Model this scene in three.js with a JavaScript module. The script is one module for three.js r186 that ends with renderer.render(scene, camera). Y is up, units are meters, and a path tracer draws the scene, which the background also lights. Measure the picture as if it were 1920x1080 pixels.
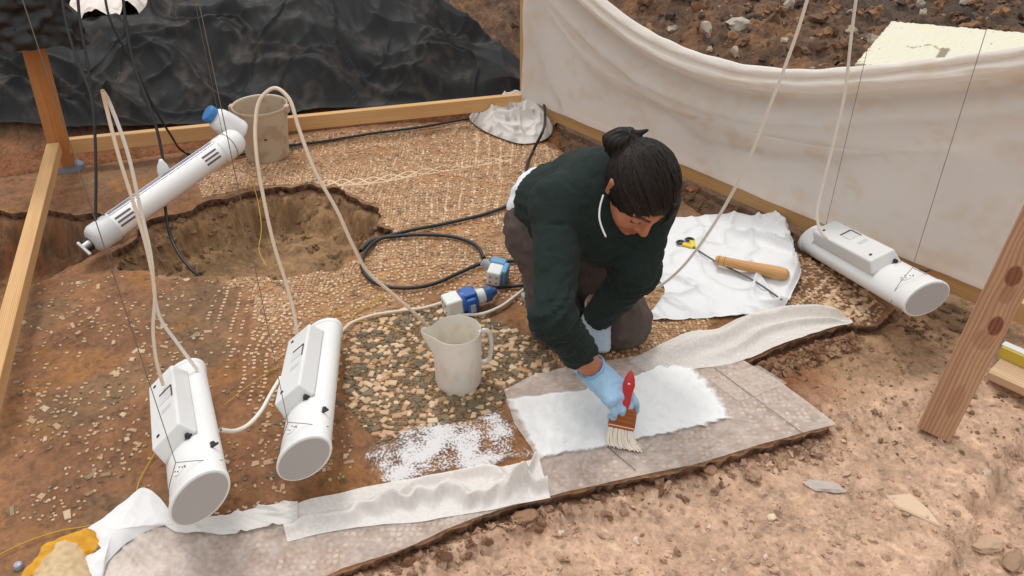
import * as THREE from 'three';
import { RoundedBoxGeometry } from 'three/addons/geometries/RoundedBoxGeometry.js';
import { MarchingCubes } from 'three/addons/objects/MarchingCubes.js';
import { mergeGeometries, mergeVertices } from 'three/addons/utils/BufferGeometryUtils.js';
import { createNoise2D, createNoise3D } from 'simplex-noise';

// ---------------------------------------------------------------- camera, sky, sun, exposure
const F = 1600, PITCH = 34 * Math.PI / 180, CH = 1.5;          // focal length in photo pixels, tilt, eye height above the mosaic
const scene = new THREE.Scene();
const camera = new THREE.PerspectiveCamera(2 * Math.atan(540 / F) * 180 / Math.PI, 16 / 9, 0.05, 500);
camera.position.set(0, CH, 0); camera.rotation.x = -PITCH;
const renderer = new THREE.WebGLRenderer({ antialias: true });
renderer.setSize(1024, 576);
renderer.toneMapping = THREE.LinearToneMapping;
renderer.toneMappingExposure = 1.18;
renderer.shadowMap.enabled = true;
{ // overcast sky, brightest overhead
  const w = 128, h = 64, d = new Float32Array(w * h * 4);
  for (let j = 0; j < h; j++) for (let i = 0; i < w; i++) {
    const el = ((j + .5) / h - .5) * Math.PI, s = Math.sin(el), k = (j * w + i) * 4;
    const L = s > 0 ? 1.08 * (1 + 2 * s) / 3 : .12;
    d[k] = L * 1.0; d[k + 1] = L * (s > 0 ? 1.0 : .8); d[k + 2] = L * (s > 0 ? 1.0 : .65); d[k + 3] = 1;
  }
  const sky = new THREE.DataTexture(d, w, h, THREE.RGBAFormat, THREE.FloatType);
  sky.mapping = THREE.EquirectangularReflectionMapping; sky.magFilter = sky.minFilter = THREE.LinearFilter; sky.needsUpdate = true;
  scene.background = sky; scene.environment = sky;
}
const sun = new THREE.DirectionalLight(new THREE.Color(1, .97, .93), 1.1);
sun.position.set(-1.2, 6, -5.2); sun.target.position.set(0, 0, -2.2);
sun.castShadow = true; sun.shadow.radius = 24; sun.shadow.mapSize.set(2048, 2048);
Object.assign(sun.shadow.camera, { left: -5, right: 5, top: 5, bottom: -5, near: .1, far: 20 });
scene.add(sun, sun.target);

// ---------------------------------------------------------------- helpers
function mulberry(a) { return () => { a |= 0; a = a + 0x6D2B79F5 | 0; let t = Math.imul(a ^ a >>> 15, 1 | a); t = t + Math.imul(t ^ t >>> 7, 61 | t) ^ t; return ((t ^ t >>> 14) >>> 0) / 4294967296; }; }
const rnd = mulberry(77);
const n2 = createNoise2D(mulberry(5)), n3 = createNoise3D(mulberry(9));
const V3 = (x, y, z) => new THREE.Vector3(x, y, z);
const clamp = (x, a = 0, b = 1) => Math.min(b, Math.max(a, x));
const sst = (x, a, b) => { const t = clamp((x - a) / (b - a)); return t * t * (3 - 2 * t); };
const lerp = (a, b, t) => a + (b - a) * t;
const fbm = (x, y, o = 4) => { let s = 0, a = .5; for (let i = 0; i < o; i++) { s += a * n2(x, y); x = x * 2.03 + 7.1; y = y * 2.03 - 3.7; a *= .5; } return s; };
const ridge = (x, y, o = 3) => { let s = 0, a = .6; for (let i = 0; i < o; i++) { s += a * (1 - Math.abs(n2(x, y)) * 2); x = x * 1.9 + 4.1; y = y * 1.9 + 9.2; a *= .5; } return s; };
const cT = Math.cos(PITCH), sT = Math.sin(PITCH);
// the point seen at a photo pixel, at a distance along the axis / at a height above the mosaic / on the terrain
const dirOf = (px, py) => { const x = (px - 960) / F, y = -(py - 540) / F; return V3(x, y * cT - sT, -y * sT - cT); };
const R = (px, py, D) => dirOf(px, py).multiplyScalar(D).add(V3(0, CH, 0));
const G = (px, py, h = 0) => { const d = dirOf(px, py); return R(px, py, (h - CH) / d.y); };
const col = (hex) => new THREE.Color(hex);
const used = {};
function numbered(n) { used[n] = (used[n] ?? -1) + 1; return used[n] ? n + '_' + String(used[n]).padStart(3, '0') : n; }
const origin = new WeakMap();
function thing(name, label, category, pos = V3(0, 0, 0), group) {
  const o = new THREE.Group(); o.name = numbered(name); o.position.copy(pos); scene.add(o); origin.set(o, pos.clone());
  o.userData = { label, category }; if (group) o.userData.group = group; return o;
}
function part(name, geo, mat, parent, label) {                       // geometry in the parent's own axes
  const m = new THREE.Mesh(Array.isArray(geo) ? merge(geo) : geo, mat); m.name = name; m.castShadow = m.receiveShadow = true; parent.add(m);
  if (label) m.userData.label = label; return m;
}
function wpart(name, geo, mat, parent, label) {                      // geometry in world axes
  const g = Array.isArray(geo) ? merge(geo) : geo; const p = origin.get(parent); g.translate(-p.x, -p.y, -p.z); return part(name, g, mat, parent, label);
}
function lone(name, geo, mat, label, category, pos, group) {         // a thing that is one mesh
  const g = Array.isArray(geo) ? merge(geo) : geo; g.translate(-pos.x, -pos.y, -pos.z);
  const m = new THREE.Mesh(g, mat); m.name = numbered(name); m.position.copy(pos); m.castShadow = m.receiveShadow = true; scene.add(m);
  m.userData = { label, category }; if (group) m.userData.group = group; return m;
}
function struct(name, geo, mat) { const m = new THREE.Mesh(geo, mat); m.name = name; m.userData.kind = 'structure'; m.castShadow = m.receiveShadow = true; scene.add(m); return m; }
function merge(list) {
  list = list.map(g => { g = g.index ? g.toNonIndexed() : g; return g; });
  const keep = ['position', 'normal', 'uv', 'color'].filter(a => list.every(g => g.attributes[a]));
  for (const g of list) for (const a of Object.keys(g.attributes)) if (!keep.includes(a)) g.deleteAttribute(a);
  return mergeGeometries(list);
}
const std = (c, rough = .8, o = {}) => new THREE.MeshStandardMaterial({ color: Array.isArray(c) ? new THREE.Color().setRGB(...c) : c, roughness: rough, side: THREE.DoubleSide, ...o });
const phys = (c, rough = .5, o = {}) => new THREE.MeshPhysicalMaterial({ color: Array.isArray(c) ? new THREE.Color().setRGB(...c) : c, roughness: rough, side: THREE.DoubleSide, ...o });
// tiling textures
const hash = (x, y, s) => { let h = Math.imul(x, 374761393) ^ Math.imul(y, 668265263) ^ Math.imul(s, 1274126177); h = Math.imul(h ^ h >>> 13, 1274126177); return ((h ^ h >>> 16) >>> 0) / 4294967296; };
function pv(x, y, per, s) {
  const xi = Math.floor(x), yi = Math.floor(y), fx = x - xi, fy = y - yi, m = v => ((v % per) + per) % per;
  const u = fx * fx * (3 - 2 * fx), v = fy * fy * (3 - 2 * fy);
  return lerp(lerp(hash(m(xi), m(yi), s), hash(m(xi + 1), m(yi), s), u), lerp(hash(m(xi), m(yi + 1), s), hash(m(xi + 1), m(yi + 1), s), u), v);
}
const pf = (x, y, per, s, o = 4) => { let r = 0, a = .5, t = 0; for (let i = 0; i < o; i++) { r += a * pv(x * per, y * per, per, s + i); t += a; per *= 2; a *= .6; } return r / t; };
function tex(w, h, fn, srgb) {
  const d = new Uint8Array(w * h * 4);
  for (let j = 0; j < h; j++) for (let i = 0; i < w; i++) { const c = fn((i + .5) / w, (j + .5) / h), k = (j * w + i) * 4; d[k] = clamp(c[0]) * 255; d[k + 1] = clamp(c[1]) * 255; d[k + 2] = clamp(c[2]) * 255; d[k + 3] = 255; }
  const t = new THREE.DataTexture(d, w, h); t.wrapS = t.wrapT = THREE.RepeatWrapping; t.magFilter = THREE.LinearFilter; t.minFilter = THREE.LinearMipmapLinearFilter; t.generateMipmaps = true; if (srgb) t.colorSpace = THREE.SRGBColorSpace; t.needsUpdate = true; return t;
}
const grey = f => (u, v) => { const g = f(u, v); return [g, g, g]; };
// smooth open / closed curve through points
const curve = (pts, closed = false) => new THREE.CatmullRomCurve3(pts, closed, 'centripetal');
const tube = (pts, r, seg = 60, rs = 7) => new THREE.TubeGeometry(curve(pts), seg, r, rs);
const inPoly = (x, z, P) => { let c = false; for (let i = 0, j = P.length - 1; i < P.length; j = i++) if ((P[i].z > z) !== (P[j].z > z) && x < (P[j].x - P[i].x) * (z - P[i].z) / (P[j].z - P[i].z) + P[i].x) c = !c; return c; };
const sdPoly = (x, z, P) => { let d = 1e9; for (let i = 0, j = P.length - 1; i < P.length; j = i++) { const ex = P[j].x - P[i].x, ez = P[j].z - P[i].z, wx = x - P[i].x, wz = z - P[i].z, t = clamp((wx * ex + wz * ez) / (ex * ex + ez * ez)); d = Math.min(d, (wx - ex * t) ** 2 + (wz - ez * t) ** 2); } return (inPoly(x, z, P) ? -1 : 1) * Math.sqrt(d); };
const poly = (px, n) => { const P = px.map(p => G(p[0], p[1], p[2] ?? 0)); return n ? curve(P, true).getSpacedPoints(n).slice(0, n) : P; };
const side = (a, b) => { const dx = b.x - a.x, dz = b.z - a.z, l = Math.hypot(dx, dz); return (x, z) => ((x - a.x) * dz - (z - a.z) * dx) / l; };   // signed distance from a line

// ---------------------------------------------------------------- plan of the dig
const railBackA = G(120, 274, .09), railBackB = G(990, 188, .09);
const railRightA = G(1000, 190, .08), railRightB = G(1860, 548, .08);
const dBack = side(railBackA, railBackB), dRight = side(railRightA, railRightB);
const slabPoly = poly([[540, 1120], [640, 1074], [760, 1035], [860, 992], [960, 955], [1060, 930], [1180, 905], [1300, 880], [1420, 842], [1490, 822], [1572, 800], [1500, 745], [1400, 680], [1480, 645], [1590, 612], [1650, 612], [1690, 570], [1600, 520], [1480, 470], [1340, 420], [1250, 352], [1150, 318], [1054, 285], [1040, 268], [1000, 258], [880, 225], [700, 232], [550, 250], [330, 285], [150, 312], [-100, 345], [-420, 500], [-400, 1200]]);
const pitA = poly([[218, 490], [250, 440], [300, 408], [390, 380], [480, 356], [560, 346], [640, 356], [695, 385], [720, 420], [716, 446], [660, 488], [600, 508], [540, 518], [450, 516], [385, 520], [290, 512]], 60);
const pitB = poly([[-160, 400], [20, 396], [110, 396], [200, 402], [262, 408], [238, 440], [190, 472], [130, 502], [60, 532], [-30, 550], [-200, 560]], 50);
const frontA = G(540, 1120), frontB = G(1572, 800);
const dFront = side(frontB, frontA);
const sgn = f => { return f; };
// make the signs: positive beyond the rails, positive in front of the broken edge
const sB = dBack(0, -8) > 0 ? 1 : -1, sR = dRight(6, -3) > 0 ? 1 : -1, sF = dFront(2, -.5) > 0 ? 1 : -1;
const pit = (P, depth, wall) => (x, z) => { const s = -sdPoly(x + .03 * n2(x * 7, z * 7), z + .03 * n2(x * 7 + 40, z * 7), P); return s <= 0 ? 0 : depth * sst(s, 0, wall * (1 + 1.2 * sst(z, -2.45, -2.25)) * (1 + .3 * n2(x * 7, z * 7))); };
const pA = pit(pitA, .12, .11), pB = pit(pitB, .18, .13);
function bank(x, z) {
  const b = sB * dBack(x, z), r = sR * dRight(x, z);
  return Math.max(sst(b, .05, .75) * .36, sst(r, .22, .85) * .37);
}
function soilH(x, z, fine = true) {
  const f = sF * dFront(x, z), b = bank(x, z);
  let h = -.03;                                                   // bed under the mosaic
  const sd = sdPoly(x, z, slabPoly);
  const out = lerp(lerp(-.006, -.02, sst(x, .8, 1.1)), -.042, sst(f, -.04, .03));
  h = lerp(h, out, sst(sd, .0, .035));
  h += b;
  if (x < 1.2 && z < -1.9 && x < .1) { h -= Math.max(pA(x, z), pB(x, z)); }
  if (fine) {
    const lump = sst(sd, .01, .12), rub = sst(b, .02, .2);
    h += lump * (.010 * fbm(x * 5, z * 5, 4) + .006 * fbm(x * 26, z * 26, 3)) + rub * (sst(x, -.6, .1) * .05 * fbm(x * 4 + 3, z * 4, 4) + .03 * Math.max(0, fbm(x * 19, z * 19, 3)));
    const p = pA(x, z) + pB(x, z); if (p > 0) h += (.022 * fbm(x * 9, z * 9, 4) + .014 * (1 - sst(p, .09, .12)) * ridge(x * 16, z * 16, 3)) * sst(p, 0, .04);
    h += .012 * sst(sd, .0, .03) * (1 - sst(sd, .03, .14)) * Math.max(0, fbm(x * 34, z * 34, 2)) * 2;      // crumbs along the broken edge
    h -= .05 * sst(x + .9 * z + .17 + .03 * n2(x * 8, z * 8), 0, .07) * sst(x, .7, .85) * sst(f, .1, .2);
  }
  return h;
}
const S = (px, py, lift = 0) => { const d = dirOf(px, py); let t = 1; for (; t < 12; t += .01) { const p = d.clone().multiplyScalar(t); if (p.y + CH < soilH(p.x, p.z, false) + lift) break; } return d.clone().multiplyScalar(t).add(V3(0, CH, 0)); };

// ---------------------------------------------------------------- surface textures
const soilMap = tex(1024, 1024, (u, v) => { const a = pf(u, v, 6, 1, 6), b = pf(u, v, 60, 11, 3), c = pf(u + .3, v, 24, 31, 3); const g = .63 + .42 * (a - .5) + .42 * (b - .5) + .12 * sst(c, .62, .72) - .16 * sst(c, .38, .28); return [g, g * .985, g * .97]; });
const soilBump = tex(1024, 1024, grey((u, v) => .5 * pf(u, v, 14, 1, 5) + .5 * pf(u, v, 70, 51, 3)));
soilMap.repeat.set(1.6, 1.6); soilBump.repeat.set(1.6, 1.6);
const matSoil = std([1, 1, 1], 1, { vertexColors: true, map: soilMap, bumpMap: soilBump, bumpScale: .008 });
const matSlab = std([1, 1, 1], .85, { vertexColors: true, map: soilMap, bumpMap: soilBump, bumpScale: .003 });
const clothBump = tex(512, 512, grey((u, v) => .5 + .25 * Math.sin(u * 402) * Math.sin(v * 402) + .4 * (pf(u, v, 24, 71, 4) - .5)));
clothBump.repeat.set(4, 4);
function woodTex(light, dark, seed, knots = []) {
  return tex(256, 1024, (u, v) => {
    let x = u * 5.0 + .5 * (pf(u * .2, v * .5, 8, seed, 3) - .5), red = 0;
    for (const [ku, kv, ru, rv, s] of knots) { const dx = (u - ku) / ru, dy = (v - kv) / rv, d = Math.sqrt(dx * dx + dy * dy); x += .9 * s * Math.exp(-d * d * .35); if (d < 1) red = Math.max(red, sst(1 - d, 0, .25) * s); }
    const ring = .5 + .5 * Math.sin(x * 11 + 3 * pf(u, v * .25, 6, seed + 3, 2)), fib = pf(u, v * .06, 96, seed + 9, 2), blot = pf(u, v, 4, seed + 20, 3);
    let t = clamp(.25 + .45 * ring * ring + .35 * (fib - .5) + .5 * (blot - .5));
    const c = [0, 1, 2].map(i => lerp(light[i], dark[i], t));
    return [0, 1, 2].map(i => lerp(c[i], [.40, .20, .12][i] * (.7 + .6 * ring), clamp(red * 1.3)));
  }, true);
}
const pineTex = woodTex([.85, .69, .48], [.70, .51, .32], 3), orangeTex = woodTex([.80, .56, .32], [.62, .37, .18], 7), greyTex = woodTex([.86, .74, .60], [.66, .52, .40], 5);
const postTex = woodTex([.78, .63, .50], [.58, .42, .31], 13, [[.36, .12, .20, .055, .12], [.30, .345, .20, .030, .55], [.42, .30, .3, .03, .12], [.45, .475, .22, .030, .5], [.40, .43, .2, .03, .15], [.6, .75, .2, .03, .4]]);
const matPine = std([1, 1, 1], .7, { map: pineTex }), matOrange = std([1, 1, 1], .65, { map: orangeTex }), matPost = std([1, 1, 1], .75, { map: postTex }), matGreyWood = std([1, 1, 1], .85, { map: greyTex });
function timberGeo(p0, p1, w, h, upHint = V3(0, 1, 0), rep = 1) {
  const z = p1.clone().sub(p0), L = z.length(); z.normalize(); const x = upHint.clone().cross(z).normalize(), y = z.clone().cross(x);
  const g = new RoundedBoxGeometry(w, h, L, 2, .003), P = g.attributes.position, N = g.attributes.normal, U = g.attributes.uv;
  for (let i = 0; i < P.count; i++) { const sideX = Math.abs(N.getX(i)) > .6; const a = sideX ? P.getY(i) / h : P.getX(i) / w; U.setXY(i, a + .5, (P.getZ(i) + L / 2) * rep + (sideX ? .37 : 0)); }
  g.applyMatrix4(new THREE.Matrix4().makeBasis(x, y, z).setPosition(p0.clone().add(p1).multiplyScalar(.5))); return g;
}

// ---------------------------------------------------------------- ground
const C_BROWN = [.25, .103, .042], C_SAND = [.565, .375, .262], C_RUB = [.155, .085, .05], C_PIT = [.29, .175, .085], C_DKPIT = [.19, .108, .06], C_EDGE = [.18, .085, .045], C_MUD = [.33, .20, .115], C_RED = [.22, .085, .035], C_STRIP = [.17, .11, .055];
const mixc = (a, b, t) => [lerp(a[0], b[0], t), lerp(a[1], b[1], t), lerp(a[2], b[2], t)];
const stripPoly = poly([[1045, 240], [1130, 290], [1250, 340], [1340, 420], [1260, 380], [1150, 330], [1060, 290]]);
function soilCol(x, z, y) {
  const sd = sdPoly(x, z, slabPoly), f = sF * dFront(x, z), b = bank(x, z), p = pA(x, z), q = pB(x, z);
  const n = fbm(x * 3, z * 3, 4), m = fbm(x * 14, z * 14, 3);
  let c = mixc(C_RED, C_BROWN, clamp(.5 + n));
  c = mixc(c, C_MUD, sst(x, .75, .95) * (z > -2.3 ? 1 : 0));
  const mudPatch = sst(n + .3 * m, -.1, .25); if (x > .75) c = mixc(c, C_STRIP, .6 * mudPatch * (1 - sst(f, -.3, 0)));
  c = mixc(c, C_SAND, sst(f + .05 * n, -.20, .03) * sst(x + z, -2.3, -1.5) * clamp(.95 + .3 * n));
  c = mixc(c, mixc(C_SAND, C_MUD, .55), .55 * sst(m + n, .25, .5) * sst(f, -.02, .03));
  if (sd > 0 && f > -.06) c = mixc(c, C_MUD, .6 * sst(m - 4 * sd, .0, .2));
  if (sd <= 0) c = C_EDGE;
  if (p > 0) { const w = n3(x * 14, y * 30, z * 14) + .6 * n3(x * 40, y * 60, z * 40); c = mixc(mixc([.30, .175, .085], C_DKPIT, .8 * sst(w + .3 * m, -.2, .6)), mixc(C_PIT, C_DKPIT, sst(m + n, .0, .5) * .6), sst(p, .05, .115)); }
  if (q > 0) c = mixc(C_BROWN, C_DKPIT, clamp(.6 + m + .5 * n));
  const r = sR * dRight(x, z);
  if (r > -.35 && x > .2 && z < -2.3) c = mixc(c, mixc(C_STRIP, C_RUB, sst(r, -.2, -.1)), sst(sd, .0, .04));
  c = mixc(c, mixc(mixc(C_RUB, [.09, .06, .043], sst(m, -.2, .4)), [.23, .115, .05], .7 * sst(n, .05, .4)), sst(b, .0, .08));
  if (r > .5) c = mixc(c, [.055, .042, .034], .7 * sst(x + .35 * n, 1.25, 1.7) * sst(-z, 3.4, 3.9));
  return c;
}
{
  const xs = [], zs = [], st = .0115;
  for (let x = -2.6; x <= 3.0; x += st) xs.push(x);
  for (let z = -1.0; z >= -5.6; z -= st) zs.push(z);
  const ext = (a, step, n) => { let s = step, v = a[a.length - 1]; for (let i = 0; i < n; i++) { s *= 1.45; v += Math.sign(step) * Math.abs(s); a.push(v); } };
  ext(xs, st, 22); xs.reverse(); ext(xs, -st, 22); ext(zs, -st, 22); zs.reverse(); ext(zs, st, 22);
  const nx = xs.length, nz = zs.length, pos = new Float32Array(nx * nz * 3), uv = new Float32Array(nx * nz * 2), cl = new Float32Array(nx * nz * 3), idx = [];
  for (let j = 0; j < nz; j++) for (let i = 0; i < nx; i++) {
    const k = j * nx + i, x = xs[i], z = zs[j], y = soilH(x, z), c = soilCol(x, z, y);
    pos.set([x, y, z], k * 3); uv.set([x, z], k * 2); cl.set(c.map(v => v * 1.55), k * 3);
    if (i < nx - 1 && j < nz - 1) idx.push(k, k + 1, k + nx, k + 1, k + nx + 1, k + nx);
  }
  const g = new THREE.BufferGeometry(); g.setAttribute('position', new THREE.BufferAttribute(pos, 3)); g.setAttribute('uv', new THREE.BufferAttribute(uv, 2)); g.setAttribute('color', new THREE.BufferAttribute(cl, 3)); g.setIndex(idx); g.computeVertexNormals();
  struct('ground', g, matSoil);
}
// ---------------------------------------------------------------- mosaic slab
const medC = G(830, 690), medR = .36;
const fieldPoly = poly([[455, 300], [560, 255], [880, 228], [1000, 262], [1046, 285], [1046, 330], [1040, 420], [1330, 560], [1330, 640], [1210, 668], [1060, 690], [1000, 660], [980, 560], [800, 560], [640, 640], [620, 900], [560, 900], [520, 700], [470, 560], [400, 520], [560, 520], [700, 480], [720, 420], [690, 380], [600, 345], [480, 350], [380, 372], [370, 340]]);
const coarsePoly = poly([[655, 655], [690, 605], [760, 580], [830, 570], [900, 590], [1000, 640], [1045, 690], [950, 730], [940, 770], [830, 795], [720, 825], [680, 800], [650, 730]], 40);
const underPoly = poly([[560, 1110], [640, 1072], [860, 990], [1060, 928], [1300, 878], [1570, 800], [1400, 684], [1220, 668], [1050, 692], [1010, 720], [1010, 860], [700, 925], [560, 960], [430, 990]]);
const rightPoly = poly([[1490, 470], [1560, 500], [1660, 575], [1640, 610], [1590, 610], [1530, 590], [1470, 600], [1480, 540]]);
const slabY = (x, z) => .004 * fbm(x * 2.2, z * 2.2, 3);
function slabCol(x, z) {
  const n = fbm(x * 2.5 + 9, z * 2.5, 4), m = fbm(x * 11, z * 11, 4);
  let c = mixc([.27, .125, .055], [.20, .09, .040], clamp(.5 + n * 1.2 + m * .4));
  c = mixc(c, [.16, .10, .05], .6 * sst(n2(x * 1.7 + 5, z * 1.7 - 8) + .3 * m, .25, .6));
  const fd = sdPoly(x, z, fieldPoly); c = mixc(c, mixc([.42, .235, .115], [.34, .175, .082], clamp(.5 + m)), sst(-fd + .05 * m, -.04, .06));
  const cd = sdPoly(x, z, coarsePoly); c = mixc(c, [.17, .105, .047], sst(-cd + .03 * m, -.02, .03));
  const rd = sdPoly(x, z, rightPoly); c = mixc(c, mixc([.2, .095, .05], [.15, .085, .045], clamp(.5 + m)), sst(-rd + .03 * m, -.03, .03));
  c = mixc(c, [.30, .13, .03], .55 * sst(n2(x * 3 - 4, z * 3) + .3 * m, .35, .75) * sst(-z, 0, 2.0));
  return c;
}
let mosaic;
{
  const st = .0085, x0 = -2.3, x1 = 1.5, z0 = -.95, z1 = -4.0, nx = Math.round((x1 - x0) / st), nz = Math.round((z0 - z1) / st);
  const jx = (x, z) => x + .008 * n2(x * 24, z * 24) + .008 * n2(x * 60, z * 60), jz = (x, z) => z + .008 * n2(x * 24 + 9, z * 24) + .007 * n2(x * 60, z * 60 + 5);
  const inside = (x, z) => { const a = jx(x, z), b = jz(x, z); const pa = x + .03 * n2(x * 7, z * 7), pb = z + .03 * n2(x * 7 + 40, z * 7); return inPoly(a, b, slabPoly) && !inPoly(pa + a - x, pb + b - z, pitA) && !inPoly(pa + a - x, pb + b - z, pitB); };
  const id = new Int32Array(nx * nz).fill(-1), pos = [], uv = [], cl = [], idx = [];
  const ins = new Uint8Array(nx * nz);
  for (let j = 0; j < nz; j++) for (let i = 0; i < nx; i++) ins[j * nx + i] = inside(x0 + i * st, z0 - j * st) ? 1 : 0;
  for (let j = 0; j < nz; j++) for (let i = 0; i < nx; i++) if (ins[j * nx + i]) {
    let x = x0 + i * st, z = z0 - j * st; const edge = i && j && i < nx - 1 && j < nz - 1 && !(ins[j * nx + i - 1] && ins[j * nx + i + 1] && ins[(j - 1) * nx + i] && ins[(j + 1) * nx + i]);
    if (edge) { x += (rnd() - .5) * .006; z += (rnd() - .5) * .006; }
    id[j * nx + i] = pos.length / 3; pos.push(x, slabY(x, z) - (edge ? .002 : 0), z); uv.push(x, z); const c = edge ? mixc(slabCol(x, z), C_MUD, .5) : slabCol(x, z); cl.push(c[0] * 1.55, c[1] * 1.55, c[2] * 1.55);
  }
  const edges = new Map(), E = (a, b) => { const k = b + ',' + a; if (edges.has(k)) edges.delete(k); else edges.set(a + ',' + b, [a, b]); };
  const T = (a, b, c) => { if (a < 0 || b < 0 || c < 0) return; idx.push(a, b, c); E(a, b); E(b, c); E(c, a); };
  for (let j = 0; j < nz - 1; j++) for (let i = 0; i < nx - 1; i++) { const a = id[j * nx + i], b = id[j * nx + i + 1], c = id[(j + 1) * nx + i], d = id[(j + 1) * nx + i + 1]; if (a >= 0 && d >= 0) { T(a, b, d); T(a, d, c); } else { T(a, b, c); T(b, d, c); } }
  { const nb = new Map(); for (const [a, b] of edges.values()) { (nb.get(a) ?? nb.set(a, []).get(a)).push(b); (nb.get(b) ?? nb.set(b, []).get(b)).push(a); }
    for (let it = 0; it < 3; it++) { const up = []; for (const [v, L] of nb) { let x = 0, z = 0; for (const q of L) { x += pos[q * 3]; z += pos[q * 3 + 2]; } up.push([v, lerp(pos[v * 3], x / L.length, .5), lerp(pos[v * 3 + 2], z / L.length, .5)]); } for (const [v, x, z] of up) { pos[v * 3] = x; pos[v * 3 + 2] = z; } } }
  for (const [a, b] of edges.values()) {                              // broken sides of the slab
    const k = pos.length / 3;
    for (const v of [a, b]) { const x = pos[v * 3], y = pos[v * 3 + 1], z = pos[v * 3 + 2]; for (let l = 0; l < 3; l++) { const w = l * .014; pos.push(x + .006 * n2(x * 80, z * 80 + l * 7) * l, y - w - .003 * l * n2(x * 50, z * 50), z - .004 * l + .006 * n2(x * 70 + 5, z * 70 + l) * l); uv.push(x, z + w * 1.1); const t = .8 + .5 * n2(x * 40, z * 40 + l); cl.push(...(l ? [.30 * t, .15 * t, .085 * t] : [.42 * t, .25 * t, .16 * t])); } }
    for (let l = 0; l < 2; l++) idx.push(k + l, k + l + 1, k + l + 3, k + l + 3, k + l + 1, k + l + 4);
  }
  const g = new THREE.BufferGeometry(); g.setAttribute('position', new THREE.Float32BufferAttribute(pos, 3)); g.setAttribute('uv', new THREE.Float32BufferAttribute(uv, 2)); g.setAttribute('color', new THREE.Float32BufferAttribute(cl, 3)); g.setIndex(idx); g.computeVertexNormals();
  mosaic = struct('mosaic_floor', g, matSlab);
  const clear = (x, z) => { const a = x + .03 * n2(x * 7, z * 7), b = z + .03 * n2(x * 7 + 40, z * 7); return sdPoly(a, b, pitA) > .012 && sdPoly(a, b, pitB) > .012 && inPoly(x, z, slabPoly); };
  // tesserae: irregular four-sided stones with a worn upper edge
  const stone = seed => {
    const r = mulberry(seed), q = [[-.5, -.5], [.5, -.5], [.5, .5], [-.5, .5]].map(([a, b]) => [a * (.75 + .5 * r()), b * (.75 + .5 * r())]);
    const p = [], f = []; for (const [s, y] of [[1, -.5], [1, .3], [.78, .5]]) for (const [a, b] of q) p.push(a * s, y, b * s);
    for (let l = 0; l < 2; l++) for (let i = 0; i < 4; i++) { const a = l * 4 + i, b = l * 4 + (i + 1) % 4; f.push(a, a + 4, b, b, a + 4, b + 4); } f.push(8, 10, 9, 8, 11, 10);
    const g2 = new THREE.BufferGeometry(); g2.setAttribute('position', new THREE.Float32BufferAttribute(p, 3)); g2.setIndex(f); const h = g2.toNonIndexed(); h.computeVertexNormals(); return h;
  };
  const stones = [1, 2, 3, 4, 5, 6].map(stone);
  const CREAM = [[.64, .44, .27], [.58, .38, .22], [.68, .50, .33], [.54, .35, .21]], DARK = [[.15, .125, .08], [.21, .17, .115], [.13, .10, .065], [.22, .15, .085]], WARM = [[.49, .285, .15], [.53, .315, .18], [.45, .255, .13]];
  const mats = {}; const mm = (c) => mats[c] ??= std(c, .8);
  const pal = [...CREAM, ...DARK, ...WARM];
  const small = [];                                                   // [x, z, size x, size z, turn, colour, height]
  // the coarse stones round the jug
  const big = [];
  for (let x = -.6; x < .3; x += .0215) for (let z = -2.35; z < -1.35; z += .0185) {
    const px = x + (rnd() - .5) * .018, pz = z + (rnd() - .5) * .016; if (!inPoly(px, pz, coarsePoly) || rnd() < .12) continue;
    const d = n2(px * 11 + 3, pz * 11), r = rnd(), c = r < .46 + .25 * d ? CREAM[rnd() * 4 | 0] : r < .88 ? DARK[rnd() * 4 | 0] : WARM[rnd() * 3 | 0]; if (c.length && DARK.includes(c) && rnd() < .35) continue;
    const sc = .7 + .6 * rnd(); big.push([px, pz, (.014 + .010 * rnd()) * sc, (.010 + .007 * rnd()) * sc, .3 + (rnd() - .5) * 2.4, c]);
  }
  big.sort((a, b) => b[2] * b[3] - a[2] * a[3]);
  big.forEach((b, i) => { if (i < 285) { const t = new THREE.Mesh(stones[i % 6], mm(b[5])); t.name = i ? 'tessera_' + String(i).padStart(3, '0') : 'tessera'; t.position.set(b[0], slabY(b[0], b[1]) + .0015, b[1]); t.scale.set(b[2], .008, b[3]); t.rotation.y = b[4]; t.castShadow = t.receiveShadow = true; mosaic.add(t); } else small.push([...b, .008]); });
  for (let x = -.62; x < .34; x += .0088) for (let z = -2.35; z < -1.35; z += .0084) { const px = x + (rnd() - .5) * .004, pz = z + (rnd() - .5) * .004; if (!inPoly(px, pz, coarsePoly) || rnd() < .12) continue; const r = rnd(), k = .75 + .5 * rnd(); small.push([px, pz, .0078 + .003 * rnd(), .007 + .003 * rnd(), (rnd() - .5) * .9, (r < .06 ? CREAM[rnd() * 4 | 0] : r < .6 ? [.185, .125, .07] : [.23, .135, .065]).map(v => v * k), .0048]); }
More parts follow.
